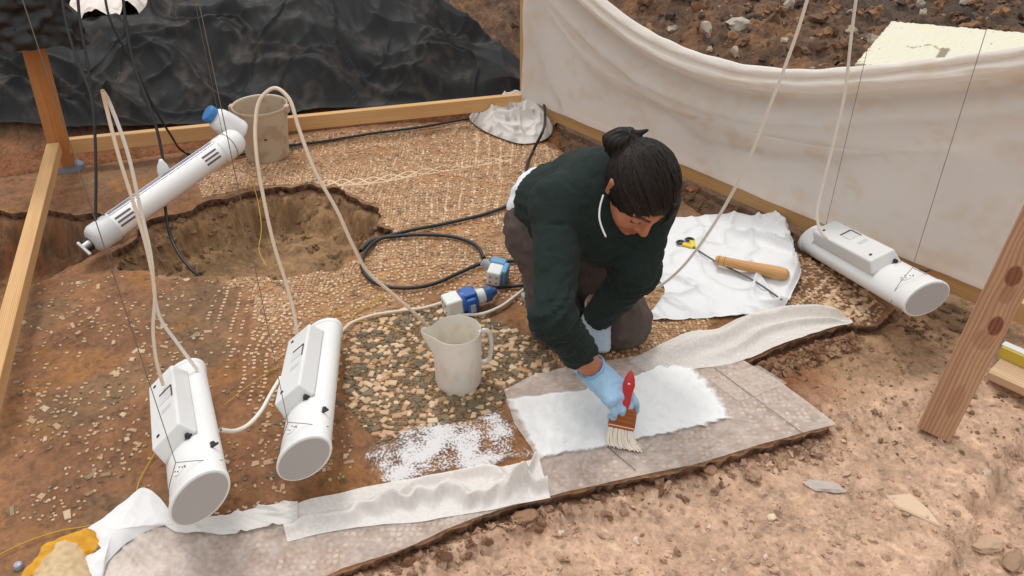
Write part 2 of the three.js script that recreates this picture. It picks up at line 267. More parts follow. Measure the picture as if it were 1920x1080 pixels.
  // rings of pale dots round the coarse middle, then the field in rows
  for (let k = 0; k < 9; k++) { const r = medR + .03 + k * .021 + (k > 2 ? .03 : 0), n = Math.floor(2 * Math.PI * r / (k < 2 ? .013 : .019)); for (let i = 0; i < n; i++) { const a = i / n * Math.PI * 2 + k * .3, x = medC.x + Math.cos(a) * r * 1.0, z = medC.z - Math.sin(a) * r * .95; if (Math.sin(a) < -.3 || (Math.cos(a) < -.2 && Math.sin(a) < .1) ) continue; if (!clear(x, z) || inPoly(x, z, coarsePoly) || rnd() < .25 + (Math.cos(a) < -.5 ? .1 : 0)) continue; small.push([x + (rnd() - .5) * .004, z + (rnd() - .5) * .004, .009, .008, a, CREAM[rnd() * 4 | 0], .007]); } }
  const sp = .0098;
  for (let i = -170; i < 160; i++) for (let j = 0; j < 260; j++) {
    const x = i * sp + .010 * n2(i * .035, j * .035) + .003 * n2(i * .2, j * .2), z = -1.45 - j * sp + .012 * n2(i * .03 + 7, j * .03) + .003 * n2(i * .19 + 7, j * .17);
    const inF = inPoly(x, z, fieldPoly), inR = inPoly(x, z, rightPoly); if (!(inF || inR) || !clear(x, z) || inPoly(x, z, coarsePoly)) continue;
    const dm = Math.hypot(x - medC.x, (z - medC.z) / .95); if (dm < medR + .2 && dm > medR && z < medC.z + .1) { if (rnd() > .3) continue; }
    const wear = n2(x * 2.3 + 20, z * 2.3) + .5 * n2(x * 9, z * 9); if (wear > .55 && rnd() < .75) continue;
    const linesZ = z < -2.55 && x > -.3, pat = linesZ ? (((i % 5) + 5) % 5 === 0 ? .85 : ((i & 1) === 0 && (j & 1) === 0 ? .45 : .05)) : ((i & 1) === 0 && (j & 1) === 0 ? .72 : .04);
    const cream = rnd() < pat * (inR ? .5 : 1) * clamp(.8 + wear * -.5);
    const c = cream ? CREAM[rnd() * 4 | 0] : rnd() < .10 ? DARK[1 + 2 * (rnd() * 2 | 0)] : WARM[rnd() * 3 | 0];
    if (inR && !cream && rnd() < .5) continue;
    small.push([x + (rnd() - .5) * .002, z + (rnd() - .5) * .002, .0082 + .002 * rnd(), .0078 + .002 * rnd(), (rnd() - .5) * .3, (m => c.map(v => v * m))((.88 + .24 * rnd()) * (cream ? 1 : .86)), cream ? .0066 : .005]);
  }
  for (let i = -90; i < 100; i++) for (let j = 0; j < 90; j++) { const x = i * .0145 + .004 * n2(i * .2, j * .2), z = -1.05 - j * .0145; if (!inPoly(x, z, underPoly) || sdPoly(x, z, slabPoly) > -.02) continue; const q = n2(x * 4 + 3, z * 4); if (rnd() < .45 - .3 * q) continue; small.push([x, z, .010, .0095, (rnd() - .5) * .5, rnd() < .5 + .3 * q ? CREAM[rnd() * 4 | 0] : WARM[rnd() * 3 | 0], .0055]); }
  // wavy pale band beyond the pit
  const band = curve([[600, 345], [650, 342], [700, 338], [760, 328], [820, 318], [900, 305], [960, 297]].map(p => G(...p)));
  for (let k = 0; k < 300; k++) for (const s of [0, 1, 2]) { const t = k / 300, p = band.getPoint(t), w = s < 2 ? .022 * Math.sin(t * 34 + s * Math.PI) : .03; if (t > .55 && rnd() < .6) continue; if (!clear(p.x, p.z + w)) continue; small.push([p.x, p.z + w + .002, .008, .007, .2, CREAM[2], .0075]); }
  { const rowPoly = poly([[395, 525], [560, 525], [650, 640], [625, 905], [540, 880], [440, 720]]), rows2 = poly([[90, 560], [400, 540], [440, 720], [260, 900], [60, 820]]);
    for (let i = -60; i < 10; i++) for (let j = 0; j < 90; j++) { const x = i * .034 + .012 * n2(j * .06, i * .3) + (j * .0165) * -.10, z = -1.2 - j * .0165; const a = inPoly(x, z, rowPoly), b = !a && inPoly(x, z, rows2); if (!(a || b) || inPoly(x, z, fieldPoly) || inPoly(x, z, coarsePoly) || !clear(x, z)) continue; if (rnd() < (a ? .3 : .72) + .3 * n2(x * 3, z * 3)) continue; small.push([x + (rnd() - .5) * .003, z + (rnd() - .5) * .004, .0085 + .002 * rnd(), .0075, (rnd() - .5) * .4, CREAM[rnd() * 4 | 0].map(v => v * (a ? .95 : .8)), .006]); } }
  // pale bits showing through the dirt on the left, and a stretch of worn dots beside the lamps
  for (let k = 0; k < 1250; k++) { const p = G(20 + rnd() * 640, 500 + rnd() * 480); if (inPoly(p.x, p.z, fieldPoly) || inPoly(p.x, p.z, coarsePoly) || !clear(p.x, p.z) || fbm(p.x * 3, p.z * 3 + 4) < -.1) continue; const big2 = rnd() < .09; small.push([p.x, p.z, big2 ? .014 + .014 * rnd() : .006 + .004 * rnd(), big2 ? .009 + .008 * rnd() : .006, rnd() * 3, rnd() < .75 ? CREAM[rnd() * 4 | 0].map(v => v * .8) : DARK[rnd() * 4 | 0].map(v => v * 1.2), .0055]); }
  for (let k = 0; k < 60; k++) { const p = G(1545 + rnd() * 80, 545 + rnd() * 55); if (clear(p.x, p.z)) small.push([p.x, p.z, .013 + .01 * rnd(), .01 + .006 * rnd(), rnd() * 3, CREAM[rnd() * 4 | 0], .007]); }
  for (const [a, b] of [[[1552, 522], [1490, 575]], [[1578, 532], [1520, 590]], [[1640, 565], [1585, 600]]]) for (let k = 0; k < 16; k++) { const p = G(lerp(a[0], b[0], k / 15) + 6 * Math.sin(k / 5), lerp(a[1], b[1], k / 15)); small.push([p.x, p.z, .010, .009, .5, CREAM[k % 4], .007]); }
  for (const [g0, name, filt] of [[stones[0], 'small_tesserae', i => i % 2 === 0], [stones[3], 'small_tesserae_001', i => i % 2 === 1]]) {
    const L = small.filter((_, i) => filt(i)), im = new THREE.InstancedMesh(g0, std([1, 1, 1], .8), L.length), o = new THREE.Object3D(), cc = new THREE.Color();
    L.forEach((b, i) => { o.position.set(b[0], slabY(b[0], b[1]) + b[6] * .1, b[1]); o.scale.set(b[2], b[6], b[3]); o.rotation.set((rnd() - .5) * .12, b[4], (rnd() - .5) * .12); o.updateMatrix(); im.setMatrixAt(i, o.matrix); im.setColorAt(i, cc.setRGB(...b[5])); });
    im.name = name; im.userData.kind = 'stuff'; im.castShadow = im.receiveShadow = true; mosaic.add(im);
  }
  console.log('tesserae', big.length, small.length);
}

// ---------------------------------------------------------------- loose earth and stones
const rock = (seed, det = 1, rough = .35) => { const g = mergeVertices(new THREE.IcosahedronGeometry(1, det).deleteAttribute('normal').deleteAttribute('uv'), 1e-4), P = g.attributes.position; for (let i = 0; i < P.count; i++) { const v = V3(P.getX(i), P.getY(i), P.getZ(i)), k = 1 + rough * n3(v.x * 1.1 + seed * 9, v.y * 1.1, v.z * 1.1) + rough * .5 * n3(v.x * 3 + seed, v.y * 3, v.z * 3); P.setXYZ(i, v.x * k, v.y * k * .75, v.z * k); } const h = g.toNonIndexed(); h.computeVertexNormals(); return h; };
{
  const rocks = [1, 2, 3].map(s => rock(s, 1, .62));
  const sets = [[], [], []];
  const put = (p, s, c) => { sets[rnd() * 3 | 0].push([p, s, c]); };
  for (let k = 0; k < 3600; k++) {                                     // dry foreground
    const p = G(560 + rnd() * 1500, 790 + rnd() * 360); const f = sF * dFront(p.x, p.z); if (f < .01 || inPoly(p.x, p.z, slabPoly)) continue; if (n2(p.x * 5, p.z * 5) < -.2 && rnd() < .7) continue;
    const s = .0015 + .009 * rnd() ** 6, t = rnd(); put(V3(p.x, soilH(p.x, p.z), p.z), s, t < .8 ? (m => C_SAND.map(v => v * m))(.75 + .4 * rnd()) : t < .92 ? mixc(C_SAND, C_MUD, .7) : [.66, .52, .40]);
  }
  for (let k = 0; k < 520; k++) { const t = rnd(), a = slabPoly[0].clone().lerp(slabPoly[10], t), w = .004 + .05 * rnd() ** 2; let i = Math.floor(t * 10); const q = slabPoly[i].clone().lerp(slabPoly[i + 1], t * 10 - i); q.z += w; q.x += w * .35; const s = .002 + .011 * rnd() ** 4; put(V3(q.x, soilH(q.x, q.z) + s * .2, q.z), s, mixc(C_EDGE, C_SAND, rnd() * .8)); }
  for (let k = 0; k < 800; k++) { const p = G(1250 + rnd() * 680, 600 + rnd() * 230); if (sdPoly(p.x, p.z, slabPoly) < .012) continue; const s = .0015 + .008 * rnd() ** 5; put(V3(p.x, soilH(p.x, p.z), p.z), s, mixc(C_STRIP, C_MUD, rnd() * 1.3)); }
  for (let k = 0; k < 420; k++) { const t = rnd(), q = slabPoly[12].clone().lerp(slabPoly[14], t); q.z += .02 + .07 * rnd(); q.x += .02 * rnd(); const s = .003 + .011 * rnd() ** 3; put(V3(q.x, soilH(q.x, q.z) + s * .2, q.z), s, mixc(C_EDGE, C_MUD, rnd())); }
  for (let k = 0; k < 5200; k++) {                                     // spoil heap beyond the white fabric and behind the post
    const x = -.3 + rnd() * 3.6, z = -2.6 - rnd() * 3; const b = bank(x, z); if (b < .12 || (x < -.0)) continue; const s = .004 + .03 * rnd() ** 4, t = rnd(); put(V3(x, soilH(x, z) + s * .3, z), s, t < .55 ? C_RUB : t < .8 ? [.26, .14, .07] : t < .93 ? [.08, .06, .05] : [.42, .35, .28]);
  }
  for (let k = 0; k < 900; k++) { const t = rnd(), q = railRightA.clone().lerp(railRightB, t), w = -.22 * rnd(); const n = V3(railRightB.z - railRightA.z, 0, -(railRightB.x - railRightA.x)).normalize(); if (sR * dRight(q.x + n.x, q.z + n.z) < 0) n.negate(); q.addScaledVector(n, w); if (inPoly(q.x, q.z, slabPoly)) continue; const s = .003 + .012 * rnd() ** 3; put(V3(q.x, soilH(q.x, q.z), q.z), s, rnd() < .7 ? C_RUB : C_STRIP); }
  for (let k = 0; k < 380; k++) { const i = rnd() * 60 | 0, q = pitA[i].clone().lerp(G(480, 440), .04 + .5 * rnd() ** 1.5), s = .003 + .012 * rnd() ** 3; put(V3(q.x, soilH(q.x, q.z), q.z), s, mixc(C_DKPIT, C_PIT, rnd())); }
  sets.forEach((L, si) => {
    const im = new THREE.InstancedMesh(rocks[si], std([1, 1, 1], 1), L.length), o = new THREE.Object3D(), cc = new THREE.Color();
    L.forEach(([p, s, c], i) => { o.position.copy(p); o.scale.set(s * (.8 + .6 * rnd()), s * (.6 + .5 * rnd()), s * (.8 + .6 * rnd())); o.rotation.set(rnd() * 6, rnd() * 6, rnd() * 6); o.updateMatrix(); im.setMatrixAt(i, o.matrix); im.setColorAt(i, cc.setRGB(...c)); });
    im.name = numbered('soil_crumbs'); im.userData.kind = 'stuff'; im.userData.label = 'loose crumbs and pebbles of earth strewn over the dig'; im.userData.category = 'earth'; im.castShadow = im.receiveShadow = true; scene.add(im);
  });
}
const stoneThing = (px, py, sx, sy, sz, turn, c, label, cat = 'stone', seed = 1) => { const p = S(px, py); p.y = soilH(p.x, p.z); const g = rock(seed + 20, 2, .28); g.scale(sx, sy, sz); g.rotateY(turn); g.translate(p.x, p.y + sy * .35, p.z); lone('stone', g, std(c, .95), label, cat, V3(p.x, p.y, p.z)); };
{
  const p = S(1690, 955); p.y = soilH(p.x, p.z) + .004; const sh = new THREE.Shape([[-.022, -.03], [.03, -.034], [.052, .012], [.062, .062], [.028, .03], [-.01, .0]].map(a => new THREE.Vector2(a[0], -a[1])));
  const g = new THREE.ExtrudeGeometry(sh, { depth: .008, bevelEnabled: true, bevelSize: .004, bevelThickness: .003, bevelSegments: 1 }); g.rotateX(-Math.PI / 2); g.rotateZ(.05); g.translate(p.x, p.y - .006, p.z); lone('flat_stone', g, std([.66, .49, .34], .95), 'pale flat wedge-shaped stone in the dry soil at lower right', 'stone', p);
}
stoneThing(1383, 52, .055, .04, .04, .4, [.42, .36, .3], 'grey rounded stone on the spoil heap beyond the white fabric', 'stone', 2);
stoneThing(1545, 914, .045, .012, .016, -.2, [.5, .42, .38], 'thin greyish stone flake lying in the foreground soil', 'stone', 3);
stoneThing(1445, 976, .010, .009, .009, 0, [.75, .6, .45], 'small cream pebble in the foreground soil left of the flat stone', 'stone', 4);
stoneThing(1300, 356, .03, .016, .02, .5, [.40, .16, .09], 'reddish shard on dark earth behind the person below the rail', 'shard', 5);
stoneThing(297, 914, .03, .012, .014, .55, [.55, .33, .17], 'tan stone sliver beside the end of the nearest hanging lamp', 'stone', 6);
stoneThing(138, 976, .011, .009, .009, 0, [.6, .42, .2], 'small yellowish pebble beside the yellow string near the glove', 'stone', 7);
stoneThing(1912, 1030, .035, .02, .022, .7, [.34, .22, .14], 'brown clod at the right end of the bottom edge', 'clod', 8);
stoneThing(1862, 1000, .04, .016, .022, .2, [.50, .34, .23], 'tan clod above the brown clod in the bottom right corner', 'clod', 9);
stoneThing(1330, 885, .018, .012, .014, .2, [.42, .24, .15], 'reddish lump of mortar broken from the mosaic edge', 'stone', 10);
stoneThing(985, 975, .03, .014, .018, .2, [.30, .17, .1], 'brown lump under the overhanging mosaic edge by the gauze', 'stone', 11);

// ---------------------------------------------------------------- cloth
function grid(nu, nv, fn, closedU) {                                 // fn(u, v) -> [Vector3, uv?, colour?]
  const pos = [], uv = [], cl = [], idx = []; let hasC = false;
  for (let j = 0; j <= nv; j++) for (let i = 0; i <= nu; i++) { const r = fn(i / nu, j / nv), p = r.p ?? r; pos.push(p.x, p.y, p.z); uv.push(...(r.uv ?? [p.x, p.z])); if (r.c) { hasC = true; cl.push(...r.c); } }
  for (let j = 0; j < nv; j++) for (let i = 0; i < nu; i++) { const a = j * (nu + 1) + i; idx.push(a, a + 1, a + nu + 1, a + 1, a + nu + 2, a + nu + 1); }
  const g = new THREE.BufferGeometry(); g.setAttribute('position', new THREE.Float32BufferAttribute(pos, 3)); g.setAttribute('uv', new THREE.Float32BufferAttribute(uv, 2)); if (hasC) g.setAttribute('color', new THREE.Float32BufferAttribute(cl, cl.length / (pos.length / 3))); g.setIndex(idx); g.computeVertexNormals(); return g;
}
// a cloth lying inside an outline, rings from the middle out; hf(x, z, r) is its height above what it lies on
const polyline = (O, n) => { const m = O.length, L = O.map((p, i) => p.distanceTo(O[(i + 1) % m])), T = L.reduce((a, b) => a + b), out = []; let i = 0, acc = 0; for (let k = 0; k < n; k++) { const s = k / n * T; while (acc + L[i] < s) acc += L[i++]; out.push(O[i].clone().lerp(O[(i + 1) % m], (s - acc) / L[i])); } return out; };
const patch = (outline, hf, segs = 160, rings = 70, cf, sharp) => { const P = sharp ? polyline(outline, segs) : curve(outline, true).getSpacedPoints(segs).slice(0, segs); const c = V3(0, 0, 0); for (let i = 0; i < segs; i++) c.add(P[i]); c.multiplyScalar(1 / segs); return grid(segs, rings, (u, v) => { const e = P[Math.round(u * segs) % segs], r = v, x = lerp(c.x, e.x, r), z = lerp(c.z, e.z, r), y = lerp(c.y, e.y, r) + hf(x, z, r, u); return { p: V3(x, y, z), c: cf ? cf(x, z, r) : undefined }; }); };
const strip = (top, bot, nu, nv, hf, cf, ground) => { const A = curve(top), B = curve(bot); return grid(nu, nv, (u, v) => { const a = A.getPoint(u), b = B.getPoint(u), p = a.lerp(b, v); if (ground) p.y = Math.max(p.y, soilH(p.x, p.z, false)); p.y += hf(p.x, p.z, u, v); return { p, c: cf ? cf(p.x, p.z, u, v) : undefined }; }); };
const gaz = (c, o = {}) => std(c, .9, { vertexColors: true, transparent: true, bumpMap: clothBump, bumpScale: .001, ...o });
const matCloth = std([.80, .80, .80], .9, { bumpMap: clothBump, bumpScale: .001 });
const pts = (a, h = 0) => a.map(p => G(p[0], p[1], p[2] ?? h));
{ // facing gauze pasted over the mosaic along its broken edge
  const out = pts([[945, 735], [1000, 706], [1060, 692], [1140, 680], [1220, 668], [1300, 682], [1385, 676], [1400, 684], [1450, 712], [1500, 748], [1568, 799], [1490, 820], [1420, 839], [1300, 876], [1180, 901], [1062, 926], [1012, 940], [1004, 900], [1000, 850], [965, 800]]);
  const g = patch(out, (x, z) => .0085 + slabY(x, z) + .0012 * ridge(x * 9, z * 9), 220, 110, (x, z, r) => { const m = fbm(x * 16, z * 16, 4), k = fbm(x * 60, z * 60, 2); const a = clamp(.46 + .16 * m + .15 * k); return [.86 + .03 * m, .74 + .03 * m, .67 + .03 * m, a]; }, true);
  const cd = V3(...Object.values(G(1230, 790)));
  const t = thing('facing_gauze', 'thin pinkish facing gauze pasted flat over the mosaic along its broken edge', 'gauze', V3(cd.x, 0, cd.z)); wpart('sheet', g, gaz([1, 1, 1]), t);
  // second layer squares
  const ov = patch(pts([[1330, 720], [1420, 690], [1475, 725], [1385, 758]]), (x, z) => .0115 + slabY(x, z), 80, 20, (x, z) => [.78, .68, .58, .38 + .25 * fbm(x * 50, z * 50, 2)], true); wpart('overlap_strip', ov, gaz([1, 1, 1]), t);
  for (const [a, b] of [[[1340, 690], [1505, 812]], [[1140, 838], [1192, 882]]]) wpart('seam_thread', tube([G(...a, .012), G((a[0] + b[0]) / 2, (a[1] + b[1]) / 2, .0125), G(...b, .012)], .0009, 20, 5), std([.22, .14, .1], .9), t);
}
{ // wet white glue brushed over the gauze
  const out = pts([[946, 754], [1090, 738], [1180, 716], [1240, 690], [1300, 692], [1340, 738], [1378, 792], [1270, 818], [1130, 848], [1004, 869]]);
  const o2 = polyline(out, 300).map((p, i) => { p.x += .005 * n2(i * .11, 3) + .003 * n2(i * .4, 5); p.z += .005 * n2(i * .11, 9) + .003 * n2(i * .4, 15); return p; });
  const g = patch(o2, (x, z, r) => .0150 + slabY(x, z) + .0002 * fbm(x * 30, z * 14, 3) - .0012 * sst(r, .93, 1), 300, 150, (x, z, r) => { const s = fbm(x * 26, z * 16, 4), k = fbm(x * 90, z * 90, 2), lf = sst(x, .0, .28); return [.88, .88, .87, clamp((lerp(.78, 1.0, lf) + .13 * s + .05 * k) * (1 - sst(r + .04 * s, .92, 1.0)))]; }, true);
  const p = G(1170, 780); lone('wet_glue', g, phys([1, 1, 1], .45, { vertexColors: true, transparent: true }), 'wet white glue coat being brushed over the facing gauze', 'glue', p);
  // spatter and dried glue on the bare mosaic to the left
  const o3 = pts([[690, 850], [720, 825], [770, 802], [850, 792], [900, 778], [935, 768], [972, 790], [992, 830], [1006, 858], [940, 876], [860, 890], [780, 905], [700, 918], [682, 890]]);
  const g3 = patch(o3, (x, z) => .0078 + slabY(x, z) + .0006 * n2(x * 90, z * 90), 260, 130, (x, z, r) => { const k = n2(x * 110, z * 90) * .6 + n2(x * 210, z * 180) * .5, m = fbm(x * 9 + 3, z * 9, 3); return [.80, .77, .77, clamp(sst(k * .8 + m * 1.2 + .32 - .9 * sst(r, .7, 1.0) - .35 * sst(x, -.12, .0), -.35, .5)) * .85]; });
  lone('dried_glue', g3, std([1, 1, 1], .8, { vertexColors: true, transparent: true }), 'speckled white glue residue on the bare mosaic left of the gauze', 'glue', G(840, 850));
}
{ // gauze in front on the left, thin and greyish
  const g = strip(pts([[95, 1125], [170, 1060], [245, 1005], [310, 975], [420, 978], [540, 962], [660, 945], [780, 940], [900, 945], [1000, 940]]), pts([[120, 1290], [260, 1230], [380, 1190], [480, 1140], [560, 1110], [640, 1072], [760, 1033], [860, 988], [950, 957], [1022, 938]]), 260, 70, (x, z, u, v) => { const w = sst(u, .0, .1) * (1 - sst(u, .25, .5)); return .0085 + slabY(x, z) + .010 * w * Math.max(0, ridge(x * 9 - z * 11, z * 3 + x * 2, 2)) + .0015 * ridge(x * 16, z * 16); }, (x, z, u) => { const m = fbm(x * 12, z * 12, 3), k = fbm(x * 55, z * 55, 2); return [.84 + .03 * m, .73 + .03 * m, .66 + .03 * m, clamp(.44 + .16 * m + .15 * k + .3 * (1 - sst(u, .1, .45)))]; });
  lone('gauze_sheet', g, gaz([1, 1, 1]), 'wrinkled greyish gauze sheet along the bottom edge below the lamps', 'gauze', G(500, 1030));
  const fold = (x, z, u, v) => { const w = n2(u * 4.5, 3) * .30 + n2(u * 11, 8) * .12, c = .62 + w * (.3 + .7 * sst(u, .2, .5)), q = (v - c) / (.13 + .06 * n2(u * 7, 1)), c2 = .28 + .5 * n2(u * 3.2 + 4, 7) * sst(u, .25, .5), q2 = (v - c2) / .10; return .011 + .034 * Math.exp(-q * q) * (.5 + .5 * sst(u, .1, .5)) + .022 * Math.exp(-q2 * q2) * sst(u, .3, .5) +   .003 * ridge(x * 4 + z * 3, z * 8, 2) + .02 * Math.exp(-(((u - .86) / .05) ** 2 + ((v - .7) / .25) ** 2)); };
  const g2 = strip(pts([[528, 972], [560, 950], [640, 930], [760, 906], [900, 890], [975, 874], [1010, 864]]), pts([[540, 1022], [600, 1008], [700, 992], [790, 985], [860, 972], [950, 958], [1032, 940]]), 200, 60, fold, (x, z) => [.82, .78, .74, clamp(.84 + .12 * fbm(x * 70, z * 70, 2))]);
  lone('gauze_fold', g2, gaz([1, 1, 1]), 'rumpled white gauze fold lying along the mosaic edge, left of the pasted gauze', 'gauze', G(780, 950));
  const g2b = strip(pts([[300, 985], [360, 978], [430, 972], [500, 955], [560, 948]]), pts([[330, 1004], [380, 1010], [440, 1008], [510, 994], [560, 985]]), 110, 40, (x, z, u, v) => .013 + .012 * Math.max(0, ridge(x * 5 + z * 4, z * 24 - x * 6, 2)), () => [.80, .78, .75, .85]);
  lone('gauze_strip', g2b, gaz([1, 1, 1]), 'creased white gauze strip below the end cap of the nearest lamp', 'gauze', G(430, 985));
  const g3 = strip(pts([[1180, 682], [1230, 655], [1290, 628], [1340, 622], [1395, 600], [1470, 588], [1540, 588], [1596, 604]]), pts([[1215, 706], [1270, 700], [1330, 694], [1400, 678], [1450, 656], [1500, 638], [1550, 622], [1598, 610]]), 200, 60, (x, z, u, v) => .010 + .030 * Math.exp(-(((v - .30 - .16 * Math.sin(u * 5 + 1)) / .14) ** 2)) * sst(u, .08, .3) * (1 - sst(u, .9, 1)) + .020 * Math.exp(-(((v - .66 - .12 * Math.sin(u * 7)) / .09) ** 2)) * sst(u, .2, .5) * (1 - sst(u, .85, 1)) + .003 * ridge(x * 4 + z * 5, z * 9 - x * 3, 2), (x, z, u, v) => { const k = fbm(x * 70, z * 70, 2); return [.82, .77, .72, clamp(.84 + .12 * k - .25 * (1 - sst(u, .05, .3)))]; });
  lone('gauze_fold', g3, gaz([1, 1, 1]), 'white gauze fold pointing right along the upper edge of the pasted gauze', 'gauze', G(1420, 630));
}
{ // white cloth, bottom left
  const g = patch(pts([[160, 1005], [200, 975], [238, 945], [268, 921], [296, 935], [318, 962], [325, 985], [285, 1000], [235, 1030], [205, 1062], [185, 1110], [120, 1130], [130, 1060]]), (x, z, r) => .012 + .02 * (1 - r * r) + .008 * ridge(x * 9 + 2, z * 9, 2) * (1 - .6 * r), 160, 60);
  lone('white_cloth', g, matCloth, 'bright white cloth beside the yellow work glove at bottom left', 'cloth', G(230, 1000));
}
let sheetH;
{ // white plastic sheet with the tools on it
  const crease = (x, z) => .028 * Math.exp(-Math.abs(n2(x * 2.6 + z + 1, z * 3.2 - x * 1.5)) / .13) + .018 * Math.exp(-Math.abs(n2(x * 5 + 7, z * 5 - x * 2)) / .16) + .004 * fbm(x * 14, z * 14, 2);
  const cx = G(1420, 500);
  sheetH = (x, z, r = .5) => .009 + slabY(x, z) + crease(x, z) * (.55 + 1.0 * sst(x, .65, .95)) + .050 * sst(x, .76, .90) * sst(-z, 2.05, 2.45) * (.6 + .4 * Math.sin(x * 23 - z * 17)) + .030 * Math.exp(-((z + 1.60 - .75 * x * 0 + .38) ** 2) / .0012) * sst(x, .3, .5) * .4 + .034 * Math.exp(-((x - .93) ** 2 + (z + 2.28) ** 2) / .012);
  const g = patch(pts([[1262, 412], [1300, 410], [1345, 404], [1385, 408], [1425, 424], [1445, 420], [1470, 440], [1484, 470], [1492, 505], [1498, 530], [1484, 556], [1474, 578], [1448, 592], [1390, 597], [1320, 600], [1216, 601], [1232, 572], [1246, 548], [1232, 520], [1228, 490], [1240, 455]]), (x, z, r) => sheetH(x, z) * (1 - .45 * sst(r, .92, 1)), 240, 110);
  lone('plastic_sheet', g, phys([.76, .765, .77], .6, { bumpMap: clothBump, bumpScale: .0006 }), 'crumpled white plastic sheet with tools lying on it beside the kneeling person', 'sheet', G(1370, 510));
}
{ // crumpled white sack at the corner post
  const dome = (x, z, r) => .012 + .04 * Math.pow(1 - r ** 6, .9) + (.035 * Math.exp(-Math.abs(n2(x * 4.5 + 2, z * 4.5)) / .22) + .025 * Math.exp(-Math.abs(n2(x * 9, z * 9 + 5)) / .25) - .045 * Math.exp(-((x - .06) ** 2 + (z + 3.30) ** 2) / .008)) * (1 - r ** 4);
  const out = pts([[880, 224], [905, 210], [940, 196], [968, 182], [990, 190], [1015, 198], [1030, 215], [1036, 245], [1028, 262], [1005, 272], [975, 274], [940, 264], [905, 248]]);
  const g = patch(out, dome, 200, 90, (x, z) => { const m = fbm(x * 13, z * 13, 3); return mixc([.66, .62, .58], [.42, .38, .34], sst(m, .05, .45)); });
  lone('sack', g, std([1, 1, 1], .9, { vertexColors: true }), 'crumpled dirty white sack at the foot of the corner post', 'sack', G(960, 240));
}

// ---------------------------------------------------------------- white fabric wall along the right rail
const rdir = railRightB.clone().sub(railRightA).setY(0).normalize(), rnor = V3(rdir.z, 0, -rdir.x); if (sR * dRight(railRightA.x + rnor.x, railRightA.z + rnor.z) < 0) rnor.negate();
const onWall = (px, py, off = 0) => { const d = dirOf(px, py), p0 = railRightA.clone().addScaledVector(rnor, off); const t = (p0.x * rnor.x + p0.z * rnor.z) / (d.x * rnor.x + d.z * rnor.z); return R(px, py, t); };
{
  const top = curve([[1000, -190], [1060, -85], [1145, 0], [1210, 47], [1290, 86], [1400, 118], [1500, 127], [1600, 124], [1750, 108], [1920, 84], [2120, 40]].map(p => onWall(p[0], p[1], .03)));
  const bot = curve([[1000, 192], [1180, 268], [1380, 352], [1600, 446], [1860, 556], [2200, 700]].map(p => onWall(p[0], p[1] + 2, -.026)));
  const topS = top.getSpacedPoints(220); const A0 = topS[0].clone().sub(railRightA).dot(rdir), nu = 220, nv = 190;
  const sOf = p => (p.x - railRightA.x) * rdir.x + (p.z - railRightA.z) * rdir.z;
  const g = grid(nu, nv, (u, v) => {
    const t = topS[Math.round(u * nu)], s = sOf(t); const b = railRightA.clone().addScaledVector(rdir, s); b.y = .09;
    const H = t.y - b.y; let p, off;
    // profile: v 0..0.86 rises from the rail, the rest turns over the line and hangs a little behind
    const wv = .5 * n2(s * 1.1, 2), wv2 = n2(s * 2.3, 9), prof = [[-.028, 0], [-.022 + .02 * wv, H * .25], [-.010 + .03 * wv2, H * .5], [.004 + .02 * wv, H - .27 + .02 * wv2], [-.030 - .012 * wv, H - .20 + .01 * wv], [-.034, H - .165], [.014 + .008 * wv2, H - .12], [.018, H - .085], [-.020, H - .068], [-.040 - .004 * wv2, H - .054], [-.040, H - .038], [-.026, H - .026], [-.022, H - .020], [-.030, H - .013], [-.026, H - .002], [-.006, H + .004], [.018, H - .004], [.030, H - .04], [.034, H - .11]];
    const fv = v * (prof.length - 1), fi = Math.min(prof.length - 2, Math.floor(fv)), q = fv - fi, cr = k => { const P0 = prof[Math.max(0, fi - 1)][k], P1 = prof[fi][k], P2 = prof[fi + 1][k], P3 = prof[Math.min(prof.length - 1, fi + 2)][k]; return P1 + .5 * q * (P2 - P0 + q * (2 * P0 - 5 * P1 + 4 * P2 - P3 + q * (3 * (P1 - P2) + P3 - P0))); };
    off = cr(0) + .004 * n2(s * 6 + v * 5, v * 8) * (1 - sst(v, .5, .6)); p = b.clone(); p.y += cr(1) + .003 * n2(s * 7, v * 6) * sst(v, .5, .6); p.addScaledVector(rnor, off);
    const m = fbm(s * 3, p.y * 6, 3), mud = sst(.5 - (p.y - .09) * 3.4 + .9 * m, .1, .6);
    const c = mixc([.87, .82, .765], [.83, .74, .64], sst(m + .5 * fbm(s * 14, p.y * 14, 3), .0, .6));
    return { p, uv: [s, p.y], c };
  });
  
  const m = phys([1, 1, 1], .9, { vertexColors: true, transmission: .5, thickness: 0, bumpMap: clothBump, bumpScale: .001 });
  lone('fabric_screen', g, m, 'white translucent fabric screen sagging between the posts along the right rail', 'fabric screen', railRightA.clone().setY(0));
}

